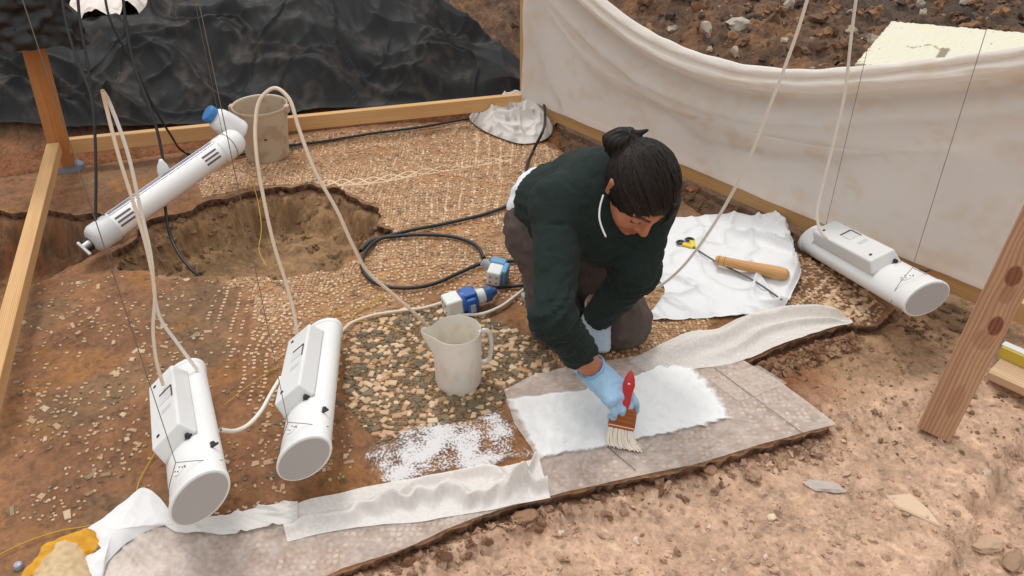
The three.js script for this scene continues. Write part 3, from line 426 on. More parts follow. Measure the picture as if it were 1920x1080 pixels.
// ---------------------------------------------------------------- timber
const timber = (name, label, p0, p1, w, h, mat, up, rep) => lone(name, timberGeo(p0, p1, w, h, up, rep), mat, label, name.includes('post') ? 'post' : name.includes('rail') ? 'rail' : 'plank', p0.clone());
timber('timber_rail', 'pine rail along the back below the black plastic sheeting', railBackA.clone().add(V3(-.0, 0, 0)), railBackB.clone().add(V3(-.03, 0, .0)), .03, .06, matPine);
timber('timber_rail', 'pine rail along the foot of the white fabric screen', railRightA.clone().add(V3(.02, -.02, 0)), railRightB.clone().addScaledVector(rdir, .6).setY(.06), .032, .065, matPine);
timber('timber_rail', 'pine rail on the left, running from the left post toward the viewer', G(102, 278, .11), G(-22, 760, .11), .045, .045, matPine);
{
  const f = G(121, 312, 0); timber('timber_post', 'orange pine post at the left corner under the black cover', f.clone().setY(-.02), R(52, 50, 3.05), .055, .075, matOrange, V3(.8, 0, .6));
  const bp = G(128, 312, .004), g = new THREE.CylinderGeometry(.06, .065, .014, 24); g.scale(1, 1, .8); g.translate(bp.x, bp.y, bp.z); lone('post_base', g, std([.16, .19, .24], .5), 'grey blue round base plate under the left post', 'base plate', bp);
  const c0 = G(990, 206, 0); timber('timber_post', 'straight pine post at the back corner where both rails meet', c0.clone().setY(-.05), V3(c0.x - .005, 1.35, c0.z), .06, .06, matPine, V3(.3, 0, 1));
  const a = G(1720, 806, -.035), b = G(1776, 830, -.035), e = b.clone().sub(a), mid = a.clone().add(b).multiplyScalar(.5), nrm = V3(-e.z, 0, e.x).normalize(); if (nrm.z < 0) nrm.negate();
  const wdt = e.length(), base = mid.clone().addScaledVector(nrm, -.025), tip = R(1955, 400, 1.86).addScaledVector(nrm, -.025), dirn = tip.clone().sub(base).normalize();
  timber('timber_post', 'knotty leaning timber post in the right foreground', base.clone().addScaledVector(dirn, -.0), base.clone().addScaledVector(dirn, 1.9), wdt * 1.12, .05, matPost, nrm, 1);
}

// ---------------------------------------------------------------- black sheeting, white cloth, things on the banks
{
  const top = [[-130, 70], [0, 52], [120, 46], [240, 48], [285, 36], [310, 8], [400, 2], [470, 14], [560, -22], [660, -30], [760, -12], [830, 28], [900, 78], [945, 110], [978, 138]].map(p => S(p[0], p[1], .01));
  const bot = [[-150, 245], [0, 246], [70, 248], [160, 256], [240, 258], [320, 256], [400, 250], [480, 240], [570, 234], [680, 226], [760, 218], [850, 212], [910, 206], [950, 200], [985, 196]].map(p => S(p[0], p[1], .01));
  const g = strip(top, bot, 420, 170, (x, z, u, v) => {
    const e = sst(v, -.05, .12) * (1 - .7 * sst(v, .85, 1)), w = n2(x * 1.1, z * 1.4), w2 = n2(x * 2.1 + 7, z * 2.6);
    const A = (t, fl, fs, o) => n2((x * Math.cos(t) + z * Math.sin(t)) * fl + o, (z * Math.cos(t) - x * Math.sin(t)) * fs + .35 * w2);
    const lines = .040 * A(.55, .9, 2.4, 3) + .020 * (1 - 2.2 * Math.abs(A(.35, .8, 4.2, 11))) + .010 * (1 - 2.2 * Math.abs(A(-.7, 1.0, 5, 21))) + .004 * (1 - 2.2 * Math.abs(A(1.1, 2.2, 9, 31))) + .020 * Math.exp(-Math.abs(A(.45, .6, 2.2, 41)) / .05) + .015 * Math.exp(-Math.abs(A(-.9, .7, 2.0, 51)) / .05);
    const flap = .07 * Math.exp(-(((u - .755 + .08 * (v - .6)) / .035) ** 2)) * sst(v, .35, .7) + .05 * Math.exp(-Math.pow((u - .60) / .03, 2)) * v;
    return .035 + e * (.045 + .03 * w + lines + flap);
  }, (x, z, u, v) => { const m = fbm(x * 3.3, z * 5, 4), k = fbm(x * 14, z * 20, 3); const t = sst(m + .7 * k, .0, .7) * .7; return mixc([.013, .013, .0135], [.06, .05, .042], t); }, true);
  lone('black_sheeting', g, phys([1, 1, 1], .66, { specularIntensity: .6, vertexColors: true }), 'wrinkled black plastic sheeting covering the bank at the back', 'plastic sheeting', S(500, 190));
  const wg = strip([[60, -40], [130, -52], [230, -55], [330, -60], [430, -50], [480, -30]].map(p => S(p[0], p[1], .05)), [[110, 44], [150, 46], [205, 42], [238, 26], [272, 38], [300, -4], [400, -2], [480, -8]].slice(0, 8).map(p => S(p[0], p[1], .06)), 160, 50, (x, z, u, v) => .03 + .03 * Math.sin(u * 26 + v * 2) * v + .012 * ridge(x * 8, z * 8, 2), (x, z, u, v) => mixc([.74, .68, .63], [.52, .42, .34], sst(fbm(x * 7, z * 7, 3) + .35 * (1 - v), .2, .5)));
  lone('white_cloth', wg, std([1, 1, 1], .9, { vertexColors: true }), 'dirty white cloth lying over the top of the black sheeting at upper left', 'cloth', S(200, 20));
  // dark cover hanging over the left post
  const c = R(45, 40, 3.0), cg = grid(60, 60, (u, v) => { const a = (u - .5) * 5.2, rr = .10 + .07 * v + .02 * n2(u * 6, v * 3); const y = .30 - v * .36 - .05 * Math.max(0, n2(u * 3, 2)) * v; return V3(c.x + Math.sin(a) * rr * 1.15 + .012 * n2(u * 20, v * 6), c.y + y, c.z + Math.cos(a) * rr * .8 + .012 * n2(u * 20 + 7, v * 6)); });
  const cap = new THREE.SphereGeometry(.11, 30, 14, 0, 6.3, 0, 1.5); cap.scale(1.1, .5, .85); cap.translate(c.x, c.y + .29, c.z);
  lone('black_cover', [cg, cap], phys([.012, .011, .011], .5), 'black plastic cover bundled over the top of the left post', 'cover', c);
  // a short board under the white cloth, a plank end
  timber('plank', 'short brown board end showing below the dirty white cloth', S(118, 54, .02), S(165, 56, .02), .03, .03, matOrange);
  timber('plank', 'pale plank end on the bank above the black sheeting', S(790, -18, .03), S(824, 14, .03), .06, .03, matGreyWood);
}
{ // cream foam board on the spoil heap
  const a = S(1598, 126, .06), b = S(1672, 40, .06), cR = S(1935, 62, .06); const e1 = cR.clone().sub(b), e2 = a.clone().sub(b); e1.y = 0; e2.y = 0; const L = e1.length() + .2, x = e1.normalize(), z = e2.clone().addScaledVector(x, -e2.dot(x)); const skew = e2.dot(x), D = z.length() + .12; z.normalize();
  const nu = 120, nv = 50, stain = (u, v) => { const k = fbm(u * 13, v * 9, 3), s = Math.abs(v - .52 - .05 * Math.sin(u * 40)) < .018 && u > .16 && u < .36 ? 1 : 0, s2 = Math.abs(u - .36) < .02 && v > .5 && v < .8 ? 1 : 0; return Math.max(sst(k, .58, .64), .9 * s * (n2(u * 60, v * 60) > -.3 ? 1 : 0), s2); };
  const P = (u, v, y) => { const j = .004 * n2(u * 20, v * 20) * ((u < .03 || v < .03 || u > .97 || v > .97) ? 1 : 0); return b.clone().addScaledVector(x, u * L + v * skew + j).addScaledVector(z, v * D + j).setY(b.y + y + .003 * n2(u * 30, v * 20)); };
  const top = grid(nu, nv, (u, v) => ({ p: P(u, v, .0), uv: [u * L, v * D], c: mixc(mixc([.70, .66, .53], [.72, .66, .46], sst(fbm(u * 4 + 3, v * 4, 2), .1, .6)), [.20, .15, .09], .85 * stain(u, v)) }));
  const rim = grid(240, 4, (q, v) => { const s = q * 4, k = Math.floor(s) % 4, f = s - Math.floor(s), [u, w] = [[f, 0], [1, f], [1 - f, 1], [0, 1 - f]][q >= 1 ? 0 : k]; const uu = q >= 1 ? 0 : u, ww = q >= 1 ? 0 : w; const p = P(uu, ww, 0); p.y -= v * .07; return { p, uv: [q * 4, v * .07], c: [.72, .66, .46] }; });
  const tilt = m => m; lone('foam_board', [top, rim], std([1, 1, 1], .9, { vertexColors: true, bumpMap: soilBump, bumpScale: .001 }), 'stained cream yellow foam board lying on the spoil heap at upper right', 'board', b);
}
{ // level and board by the right edge
  const a = G(1878, 655, .03), b = G(1990, 705, .03), u = b.clone().sub(a).normalize();
  const t = thing('spirit_level', 'yellow and white spirit level lying behind the knotty leaning post', 'spirit level', a.clone());
  wpart('body', timberGeo(a, b, .03, .035), std([.62, .48, .06], .5), t); wpart('top_face', timberGeo(a.clone().add(V3(0, .019, -.004)), b.clone().add(V3(0, .019, -.004)), .024, .006), std([.75, .74, .70], .5), t);
  timber('plank', 'weathered plank lying below the yellow level at the right edge', G(1862, 690, .0), G(2000, 752, .0), .09, .025, matGreyWood);
}

// ---------------------------------------------------------------- lamps
const matWhite = phys([.82, .82, .81], .35, { clearcoat: .15, clearcoatRoughness: .3 }), matShadedCap = std([.40, .39, .38], .6), matBox = std([.74, .74, .73], .5), matDark = std([.02, .02, .02], .6), matWire = std([.22, .21, .2], .4, { metalness: .6 }), matMetal = std([.5, .5, .5], .35, { metalness: .9 });
const LAMP = .6, RX = .068, RY = .043;
const lampLabels = [];
function makeLamp() {
  const o = new THREE.Group(); o.name = 'tube_lamp';
  const ell = (rx, ry, n = 48, a0 = 0, a1 = Math.PI * 2) => { const s = new THREE.Shape(), m = []; for (let i = 0; i <= n; i++) { const a = a0 + (a1 - a0) * i / n; m.push(new THREE.Vector2(Math.cos(a) * rx, Math.sin(a) * ry)); } s.setFromPoints(m); return s; };
  const ext = (s, d, bev, z) => { const g = new THREE.ExtrudeGeometry(s, { depth: d - 2 * bev, bevelEnabled: bev > 0, bevelSize: bev, bevelThickness: bev, bevelOffset: -bev, bevelSegments: 3, curveSegments: 4 }); g.translate(0, 0, z + bev); return g; };
  const low = -.55;                                                   // the seam between reflector and diffuser
  part('housing', ext(ell(RX, RY, 60, low, Math.PI - low), LAMP - .03, .003, -LAMP + .018), matWhite, o);
  part('diffuser', ext(ell(RX - .004, RY - .003, 60, Math.PI - low + .04, 2 * Math.PI + low - .04), LAMP - .03, .002, -LAMP + .018), phys([.78, .77, .74], .25, {}), o);
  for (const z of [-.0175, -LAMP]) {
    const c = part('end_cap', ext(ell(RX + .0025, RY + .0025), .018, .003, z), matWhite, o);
    part('cap_face', ext(ell(RX - .003, RY - .003), .003, 0, z === -LAMP ? -LAMP - .002 : .0), matShadedCap, c);  // slightly grey plastic, darkened further: shade of the end face is in the colour
  }
  const box = part('ballast_box', (() => { const g = new RoundedBoxGeometry(.088, .046, .34, 3, .006), P = g.attributes.position; for (let i = 0; i < P.count; i++) { const t = (P.getY(i) + .023) / .046; P.setX(i, P.getX(i) * (1.12 - .2 * t)); P.setZ(i, P.getZ(i) * (1.0 - .03 * t)); } g.computeVertexNormals(); g.translate(0, RY + .012, -.345); return g; })(), matBox, o);
  const yt = RY + .012 + .023;
  // the cover's rectangular window with its switch plate, two screws, the base plate
  part('window', [(() => { const g = new THREE.BoxGeometry(.036, .0012, .006); g.translate(.012, yt + .0006, -.398); return g; })(), (() => { const g = new THREE.BoxGeometry(.003, .0012, .06); g.translate(.0315, yt + .0006, -.368); return g; })()], matDark, box);
  part('window_plate', (() => { const g = new RoundedBoxGeometry(.034, .004, .045, 1, .001); g.translate(.011, yt + .0005, -.366); return g; })(), std([.68, .68, .69], .5), box);
  for (const z of [-.21, -.475]) part('screw', (() => { const g = new THREE.CylinderGeometry(.0045, .0045, .003, 14); g.translate(-.018, yt + .0005, z); return g; })(), matDark, box);
  part('base_plate', (() => { const g = new RoundedBoxGeometry(.094, .008, .345, 1, .002); g.translate(0, RY - .008, -.345); return g; })(), std([.5, .49, .48], .6), o);
  // catch and cable gland where the box ends
  part('gland', [(() => { const g = new THREE.CylinderGeometry(.006, .006, .014, 12); g.rotateX(Math.PI / 2); g.translate(.03, RY + .002, -.175); return g; })(), (() => { const g = new THREE.BoxGeometry(.02, .006, .006); g.translate(.028, RY - .004, -.176); return g; })()], matDark, o);
  const spot = a => V3(Math.cos(a) * RX, Math.sin(a) * RY, 0);
  part('knockout', (() => { const g = new THREE.CylinderGeometry(.017, .017, .003, 24); g.translate(0, RY + .0005, -.075); return g; })(), std([.80, .80, .79], .5), o);
  for (const [x, z] of [[-.006, -.069], [.007, -.069], [-.001, -.081], [-.013, -.079], [.013, -.064]]) part('hole', (() => { const g = new THREE.CylinderGeometry(.0018, .0018, .002, 8); g.translate(x, RY + .002, z); return g; })(), matDark, o);
  part('rating_label', (() => { const g = new RoundedBoxGeometry(.030, .0012, .018, 1, .0004); g.translate(.012, yt + .0004, -.30); return g; })(), std([.60, .60, .60], .5), box);
  part('clip', (() => { const g = new THREE.BoxGeometry(.004, .004, .035), h = new THREE.ConeGeometry(.007, .018, 6); h.rotateX(1.2); h.translate(0, .0, -.008); g.rotateY(1.1); const m = merge([g, h]); const s = spot(.35); m.translate(s.x + .001, s.y + .002, -.1); return m; })(), matDark, o);
  return o;
}
const far = (px, py, near, L) => { let best = null, be = 1e9; for (let D = 1.2; D < 4; D += .002) { const p = R(px, py, D), e = Math.abs(p.distanceTo(near) - L) - .0; if (e < be && D > near.clone().sub(camera.position).dot(V3(0, -sT, -cT))) { be = e; best = p; } } return best; };
function placeLamp(o, near, farP, roll, label) {
  const z = near.clone().sub(farP).normalize(), x = V3(0, 1, 0).cross(z).normalize(), y = z.clone().cross(x);
  o.quaternion.setFromRotationMatrix(new THREE.Matrix4().makeBasis(x, y, z)); o.rotateZ(roll); o.position.copy(near);
  o.userData = { label, category: 'lamp', group: 'white tube lamps with a box on top' }; scene.add(o); o.updateMatrixWorld(true);
  console.log(label, near.y.toFixed(3), farP.y.toFixed(3), near.distanceTo(farP).toFixed(3)); return o;
}
const lampA0 = makeLamp();
const nA = R(375, 934, 1.70), lampA = placeLamp(lampA0, nA, far(343, 712, nA, LAMP), .62, 'white tube lamp hanging nearest the viewer, above the white cloth and wrinkled gauze');
const nB = R(570, 860, 1.86), lampB = lampA0.clone(); lampB.name = 'tube_lamp_001'; placeLamp(lampB, nB, far(603, 630, nB, LAMP), .66, 'white tube lamp hanging between the nearest lamp and the plastic jug');
const nD = R(1738, 560, 2.34), lampD = lampA0.clone(); lampD.name = 'tube_lamp_002'; placeLamp(lampD, nD, far(1530, 446, nD, LAMP), .38, 'white tube lamp hanging low against the rail of the white fabric screen');
const onLamp = (o, x, y, z) => V3(x, y, z).applyMatrix4(o.matrixWorld);
const wireThing = (name, label, o, z, top) => {                       // a wire that splits into a sling round the tube
  const a = onLamp(o, -RX - .003, 0, z), b = onLamp(o, RX + .003, 0, z), m = onLamp(o, 0, RY + .006, z), ap = m.clone(); ap.y += .03; const t = V3(ap.x + top[0], 2.2, ap.z + top[1]);
  const g = [tube([ap, t], .0009, 2, 5), tube([ap, onLamp(o, -.045, RY * .72 + .004, z), a], .0009, 16, 5), tube([ap, onLamp(o, .045, RY * .72 + .004, z), b], .0009, 16, 5)];
  lone('hanging_wire', g, matWire, label, 'wire', ap);
};
wireThing('w', 'thin steel wire holding the near end of the nearest lamp', lampA, -.05, [-.02, .02]);
wireThing('w', 'thin steel wire holding the near end of the lamp beside the jug', lampB, -.05, [-.02, .0]);
wireThing('w', 'thin steel wire at the right end of the lamp by the fabric screen', lampD, -.06, [.0, 0]);
wireThing('w', 'thin steel wire at the left end of the lamp by the fabric screen', lampD, -.52, [.0, 0]);
{ // the slimmer lamp hanging askew over the pit
  const a = R(176, 450, 2.78), b = R(438, 266, 3.12), z = b.clone().sub(a), L = z.length(); z.normalize();
  const x = V3(0, 1, 0).cross(z).normalize(), y = z.clone().cross(x); const t = thing('slim_lamp', 'slim white cylindrical work lamp hanging askew over the pit on the left', 'lamp', a.clone());
  t.quaternion.setFromRotationMatrix(new THREE.Matrix4().makeBasis(x, y, z)); const r = .044;
  const rot = g => { g.rotateX(Math.PI / 2); return g; };
  const cyl = (r0, r1, l, z0, n = 40) => { const g = rot(new THREE.CylinderGeometry(r1, r0, l, n)); g.translate(0, 0, z0 + l / 2); return g; };
  const lath = (p, n = 36) => rot(new THREE.LatheGeometry(p.map(q => new THREE.Vector2(q[0], q[1])), n));
  part('tube', cyl(r, r, L - .10, .05), phys([.84, .82, .80], .18, { clearcoat: .6 }), t);
  const lowCap = part('end_cap', lath([[0, -.012], [.026, -.012], [.040, -.004], [.048, .01], [.048, .07], [r + .0005, .075]]), std([.62, .62, .62], .45), t);
  const upCap = part('end_cap', lath([[r + .0005, L - .075], [.049, L - .07], [.049, L - .01], [.046, L + .010], [.034, L + .026], [.015, L + .033], [0, L + .034]]), matWhite, t);
  // the flat mirrored slot along the upper side
  const up = 1.42, ux = Math.cos(up), uy = Math.sin(up);
  const slot = new RoundedBoxGeometry(.022, .006, L - .17, 2, .002); slot.rotateZ(up - Math.PI / 2); slot.translate(ux * (r - .0005), uy * (r - .0005), L / 2); part('slot_strip', slot, phys([.30, .29, .36], .2, { metalness: .4 }), t);
  const lip = s => { const g = new RoundedBoxGeometry(.004, .006, L - .16, 1, .001); g.rotateZ(up + s * .27 - Math.PI / 2); g.translate(Math.cos(up + s * .27) * (r + .001), Math.sin(up + s * .27) * (r + .001), L / 2); return g; };
  part('slot_lip', [lip(1), lip(-1)], matWhite, t);
  for (const z0 of [.115, L - .125]) for (const k of [0, 1, 2]) { const an = 2.2 + k * .34, g = new RoundedBoxGeometry(.007, .003, .062, 1, .001); g.rotateZ(an - Math.PI / 2); g.translate(Math.cos(an) * (r + .0002), Math.sin(an) * (r + .0002), z0); part('vent', g, std([.12, .09, .10], .6), t); }
  part('clamp', [cyl(.012, .012, .03, -.045, 16), (() => { const g = new RoundedBoxGeometry(.06, .014, .012, 2, .004); g.rotateZ(.6); g.translate(-.01, 0, -.045); return g; })()], matMetal, lowCap);
  part('cable_socket', (() => { const g = cyl(.02, .024, .02, -.03, 20); g.translate(.012, -.01, 0); return g; })(), matDark, lowCap);
  part('band', cyl(.0502, .0502, .004, L - .03), std([.3, .3, .28], .5), upCap);
  const w = V3(0, .050, L - .03).applyQuaternion(t.quaternion).add(a); lone('hanging_wire', tube([w, V3(w.x - .01, 2.2, w.z)], .001, 2, 5), matWire, 'thin wire at the upper end of the slim lamp near the bucket', 'wire', w);
}

// ---------------------------------------------------------------- cables
const matCream = std([.74, .60, .46], .5), matCream2 = std([.78, .72, .64], .5), matBlack = std([.014, .014, .015], .45);
const cable = (list, r, mat, name, label, seg) => { const p = list.map(a => a[2] === undefined ? (() => { const q = S(a[0], a[1], r); q.y = Math.max(q.y, r + .008); return G(a[0], a[1], q.y); })() : R(a[0], a[1], a[2])); return lone(name, tube(p, r, seg ?? list.length * 14, 8), mat, label, name.includes('string') ? 'string' : 'cable', p[p.length - 1].clone()); };
const dep = (list, d0, d1) => { const n = list.length - 1; return list.map((p, i) => [p[0], p[1], Array.isArray(d0) ? d0[i] : lerp(d0, d1, i / n)]); };
cable(dep([[192, 170], [199, 200], [222, 290], [250, 380], [276, 470], [290, 550], [287, 620], [294, 680], [306, 722]], 1.78, 2.02), .0043, matCream, 'cream_cable', 'cream cable loop from the nearest lamp, left strand');
cable(dep([[192, 170], [204, 190], [238, 282], [262, 385], [283, 480], [291, 560], [302, 600], [330, 640], [370, 694]], 1.78, 2.14), .0043, matCream2, 'cream_cable', 'cream cable loop from the nearest lamp, right strand running to its far end');
cable(dep([[558, 642], [552, 590], [536, 530], [514, 460], [494, 370], [481, 290], [479, 230], [488, 186], [515, 165], [541, 184], [560, 240], [590, 320], [632, 395], [664, 465], [690, 510], [735, 550], [775, 585], [803, 612]], [2.32, 2.3, 2.28, 2.25, 2.22, 2.2, 2.2, 2.2, 2.2, 2.2, 2.21, 2.23, 2.27, 2.32, 2.36, 2.4, 2.43, 2.47]), .005, matCream, 'cream_cable', 'cream cable rising in a tall arch in front of the bucket');
cable([[640, 622, 2.44], [662, 604], [700, 591], [750, 583], [795, 577], [834, 566]], .0048, matCream, 'cream_cable', 'cream cable on the mosaic between the second lamp and the blue plug');
cable([[834, 578], [838, 588], [850, 590], [880, 590], [905, 588], [940, 574], [965, 556], [986, 540]], .0048, matCream2, 'cream_cable', 'cream cable curving past the jug toward the kneeling person');
cable(dep([[413, 806], [440, 808], [466, 796], [490, 770], [508, 738], [526, 708]], 1.86, 2.12), .005, matCream2, 'cream_cable', 'cream cable slung between the two hanging lamps');
cable([[1522, -30, 2.0], [1495, 60, 2.08], [1447, 190, 2.2], [1400, 308, 2.32], [1360, 385, 2.42], [1312, 460, 2.5], [1275, 505, 2.55], [1240, 534, 2.6], [1200, 552], [1150, 562], [1110, 560]], .0045, matCream2, 'cream_cable', 'pale cable dropping from above across the white plastic sheet');
cable([[1609, -30, 2.2], [1597, 60, 2.3], [1583, 180, 2.42], [1560, 280, 2.5], [1540, 360, 2.56], [1532, 405, 2.58], [1540, 436, 2.58], [1552, 448, 2.58]], .0045, matCream2, 'cream_cable', 'pale cable dropping from above to the lamp by the fabric screen');
cable(dep([[144, -30], [150, 40], [164, 120], [176, 220], [180, 320], [179, 415]], 2.72, 2.78), .005, matBlack, 'black_cable', 'black cable hanging down to the lower end of the slim lamp');
cable(dep([[112, -30], [128, 60], [150, 125], [172, 185], [178, 240]], 2.72, 2.73), .0045, matBlack, 'black_cable', 'black cable slanting into the one that holds the slim lamp');
cable(dep([[228, -30], [237, 50], [252, 125], [278, 195], [296, 250], [306, 300]], 2.9, 2.95), .0055, matBlack, 'black_cable', 'black cable hanging down to the white cord switch');
cable([[193, -30, 2.9], [206, 35, 2.92], [252, 125, 3.0], [288, 200, 3.1], [318, 250, 3.2], [345, 285], [370, 294]], .0045, matBlack, 'black_cable', 'black cable running from above down to the back rail');
cable([[306, 338, 2.95], [310, 390, 2.96], [317, 435, 2.93], [335, 475, 2.88], [362, 508, 2.84], [392, 530, 2.77]], .0055, matBlack, 'black_cable', 'black cable end drooping from the slim lamp over the pit');
cable([[440, 292], [520, 276], [600, 266], [700, 250], [790, 238], [880, 222]], .0055, matBlack, 'black_cable', 'black cable lying along the back of the mosaic to the sack');
{ const up = [[994, -30, 3.62], [1000, 40, 3.64], [1010, 120, 3.68], [1019, 180, 3.7], [1022, 222, 3.6]];
  cable([...up, [1016, 250, 3.42], [1000, 282], [988, 310], [985, 345], [968, 376], [920, 398], [840, 418], [760, 434], [705, 452], [680, 485], [683, 512], [712, 534], [760, 540], [810, 533], [860, 512], [905, 494], [975, 489], [1010, 490]], .0062, matBlack, 'black_cable', 'long black cable from the corner post looping over the mosaic');
  cable([[996, -30, 3.6], [1004, 50, 3.6], [1022, 110, 3.6], [1042, 165, 3.6], [1053, 195, 3.6], [1050, 222], [1042, 236]], .005, matBlack, 'black_cable', 'second black cable hanging beside the corner post in front of the screen');
  cable([[676, 470], [700, 450], [740, 443], [800, 440], [855, 445], [892, 460], [908, 484]], .0064, matBlack, 'black_cable', 'black cable strand arching to the light blue socket'); 
  cable([[918, 541, 2.6], [945, 538], [990, 534], [1020, 530]], .0062, matBlack, 'black_cable', 'black cable end behind the dark blue plug'); }
const matYellow = std([.55, .36, .03], .8);
cable([[-20, 1050], [40, 1020], [110, 996], [170, 985], [225, 966], [250, 940], [262, 900], [290, 850]], .0013, matYellow, 'yellow_string', 'thin yellow string on the soil above the work glove', 160);
cable([[420, 760], [470, 720], [520, 690], [560, 690]], .0011, matYellow, 'yellow_string', 'thin yellow string on the soil between the hanging lamps', 60);
cable([[600, 590], [650, 585], [690, 575], [720, 555], [690, 570], [660, 600], [700, 605], [760, 622]], .0013, matYellow, 'yellow_string', 'tangled yellow string on the mosaic near the cream cable', 160);
cable([[470, 330], [484, 380], [490, 430], [486, 470], [500, 500]], .0012, matYellow, 'yellow_string', 'thin yellow string hanging into the round pit', 80);

// ---------------------------------------------------------------- sockets, switch, jug, bucket, bottle
const matBlue = std([.02, .10, .38], .4), matBlue2 = std([.11, .30, .52], .45), matPlug = std([.72, .73, .70], .45);
const xcyl = (r0, r1, l, x0, n = 28) => { const g = new THREE.CylinderGeometry(r1, r0, l, n); g.rotateZ(-Math.PI / 2); g.translate(x0 + l / 2, 0, 0); return g; };
{
  const p = G(866, 566, .034), t = thing('plug_connector', 'dark blue and white plug connector lying on the mosaic behind the jug', 'plug', p); t.rotation.set(0, .42, .08, 'YXZ');
  const bx = new RoundedBoxGeometry(.052, .06, .06, 3, .007); bx.translate(-.03, 0, 0); const b = part('socket_block', bx, matPlug, t);
  for (const [y, z] of [[.012, .012], [-.012, .012], [.012, -.012], [-.012, -.012]]) part('socket_hole', (() => { const g = xcyl(.003, .003, .002, -.0575, 8); g.translate(0, y, z); return g; })(), matDark, b);
  part('blue_body', [xcyl(.036, .036, .012, -.006), xcyl(.031, .033, .04, .004), (() => { const g = new RoundedBoxGeometry(.042, .02, .05, 2, .006); g.translate(.022, .024, 0); return g; })(), (() => { const g = new RoundedBoxGeometry(.03, .05, .016, 2, .006); g.translate(.02, 0, .033); return g; })()], matBlue, t);
  part('latch', (() => { const g = new RoundedBoxGeometry(.016, .026, .006, 2, .002); g.translate(.02, -.004, .043); return g; })(), std([.35, .37, .42], .5), t);
  part('collar', xcyl(.024, .022, .034, .042), matPlug, t); part('gland', [xcyl(.025, .024, .02, .072), xcyl(.02, .010, .02, .092)], std([.03, .09, .25], .45), t);
}
{
  const p = G(929, 514, .032), t = thing('socket_box', 'light blue and white socket box on the mosaic left of the kneeling person', 'socket', p); t.rotation.set(.15, -.25, -.1, 'YXZ');
  const b = part('socket_block', new RoundedBoxGeometry(.046, .054, .056, 3, .007), matPlug, t);
  for (const [x, y] of [[-.010, .010], [.010, .010], [-.010, -.012], [.010, -.012]]) part('socket_hole', (() => { const g = new RoundedBoxGeometry(.007, .003, .002, 1, .0005); g.translate(x, y, .0285); return g; })(), matDark, b);
  part('blue_lid', [(() => { const g = new RoundedBoxGeometry(.018, .062, .05, 3, .006); g.translate(.03, .002, -.006); return g; })(), (() => { const g = new RoundedBoxGeometry(.05, .018, .03, 3, .006); g.translate(.0, .022, -.034); return g; })()], matBlue2, t);
  part('gland', (() => { const g = new THREE.CylinderGeometry(.012, .016, .035, 18); g.rotateZ(1.1); g.translate(-.034, .012, -.022); return g; })(), std([.34, .40, .45], .5), t);
}
lone('cord_connector', [(() => { const p = G(990, 556, .014); const g = new RoundedBoxGeometry(.04, .024, .03, 2, .006); g.rotateY(.4); g.translate(p.x, p.y, p.z); return g; })()], std([.4, .42, .38], .6), 'small grey connector at the end of the cream cable beside the person', 'connector', G(990, 556, .014));
{ const p = R(306, 318, 2.95), g = new THREE.LatheGeometry([[0, -.036], [.012, -.034], [.02, -.02], [.021, .0], [.016, .018], [.009, .03], [.006, .038], [0, .038]].map(q => new THREE.Vector2(...q)), 24); g.translate(p.x, p.y, p.z); lone('cord_switch', g, phys([.80, .80, .80], .35), 'small white pear-shaped cord switch hanging beside the slim lamp', 'switch', p); }
{
  const p = G(860, 716, 0), t = thing('plastic_jug', 'translucent white plastic measuring jug standing on the mosaic', 'jug', p);
  const prof = [[0, .006], [.062, .006], [.070, .008], [.0735, .016], [.0745, .05], [.0765, .12], [.078, .176], [.0785, .186], [.0795, .190], [.081, .188], [.0805, .182], [.0795, .12], [.0775, .05], [.0765, .014], [.073, .004], [.062, .001], [0, .001]];
  const g = new THREE.LatheGeometry(curve(prof.map(q => V3(q[0], q[1], 0))).getPoints(110).map(q => new THREE.Vector2(Math.max(0, q.x), q.y)), 72), P = g.attributes.position, cl = [];
  for (let i = 0; i < P.count; i++) { let x = P.getX(i), y = P.getY(i), z = P.getZ(i); const a = Math.atan2(z, x), d = Math.atan2(Math.sin(a - 3.02), Math.cos(a - 3.02)), w = Math.exp(-d * d / .09) * sst(y, .10, .19) * .034; P.setX(i, x + Math.cos(3.02) * w); P.setZ(i, z + Math.sin(3.02) * w); P.setY(i, y + Math.exp(-d * d / .05) * sst(y, .15, .19) * .006); const m = fbm(a * 1.2 + 3, y * 9, 3), s = sst(m, .05, .5) * sst(y, .01, .04) * (1 - sst(y, .15, .18)); cl.push(...mixc([.90, .86, .78], [.80, .66, .50], .5 * s)); }
  g.setAttribute('color', new THREE.Float32BufferAttribute(cl, 3)); g.computeVertexNormals();
  const mj = phys([1, 1, 1], .42, { vertexColors: true, transmission: .2, thickness: 0 }); part('body', g, mj, t);
  const hd = curve([V3(.074, .172, -.01), V3(.09, .178, -.013), V3(.106, .17, -.016), V3(.112, .14, -.017), V3(.111, .105, -.017), V3(.104, .075, -.016), V3(.09, .066, -.013), V3(.073, .068, -.01)]);
  const hg = new THREE.TubeGeometry(hd, 60, .0075, 12); part('handle', hg, phys([.80, .76, .69], .42, { transmission: .15, thickness: 0 }), t);
  const fl = new THREE.CylinderGeometry(.073, .0735, .004, 48); fl.translate(0, .085, 0); t.scale.set(.80, .93, .80); part('water', fl, phys([.62, .55, .45], .1, {}), t);
}
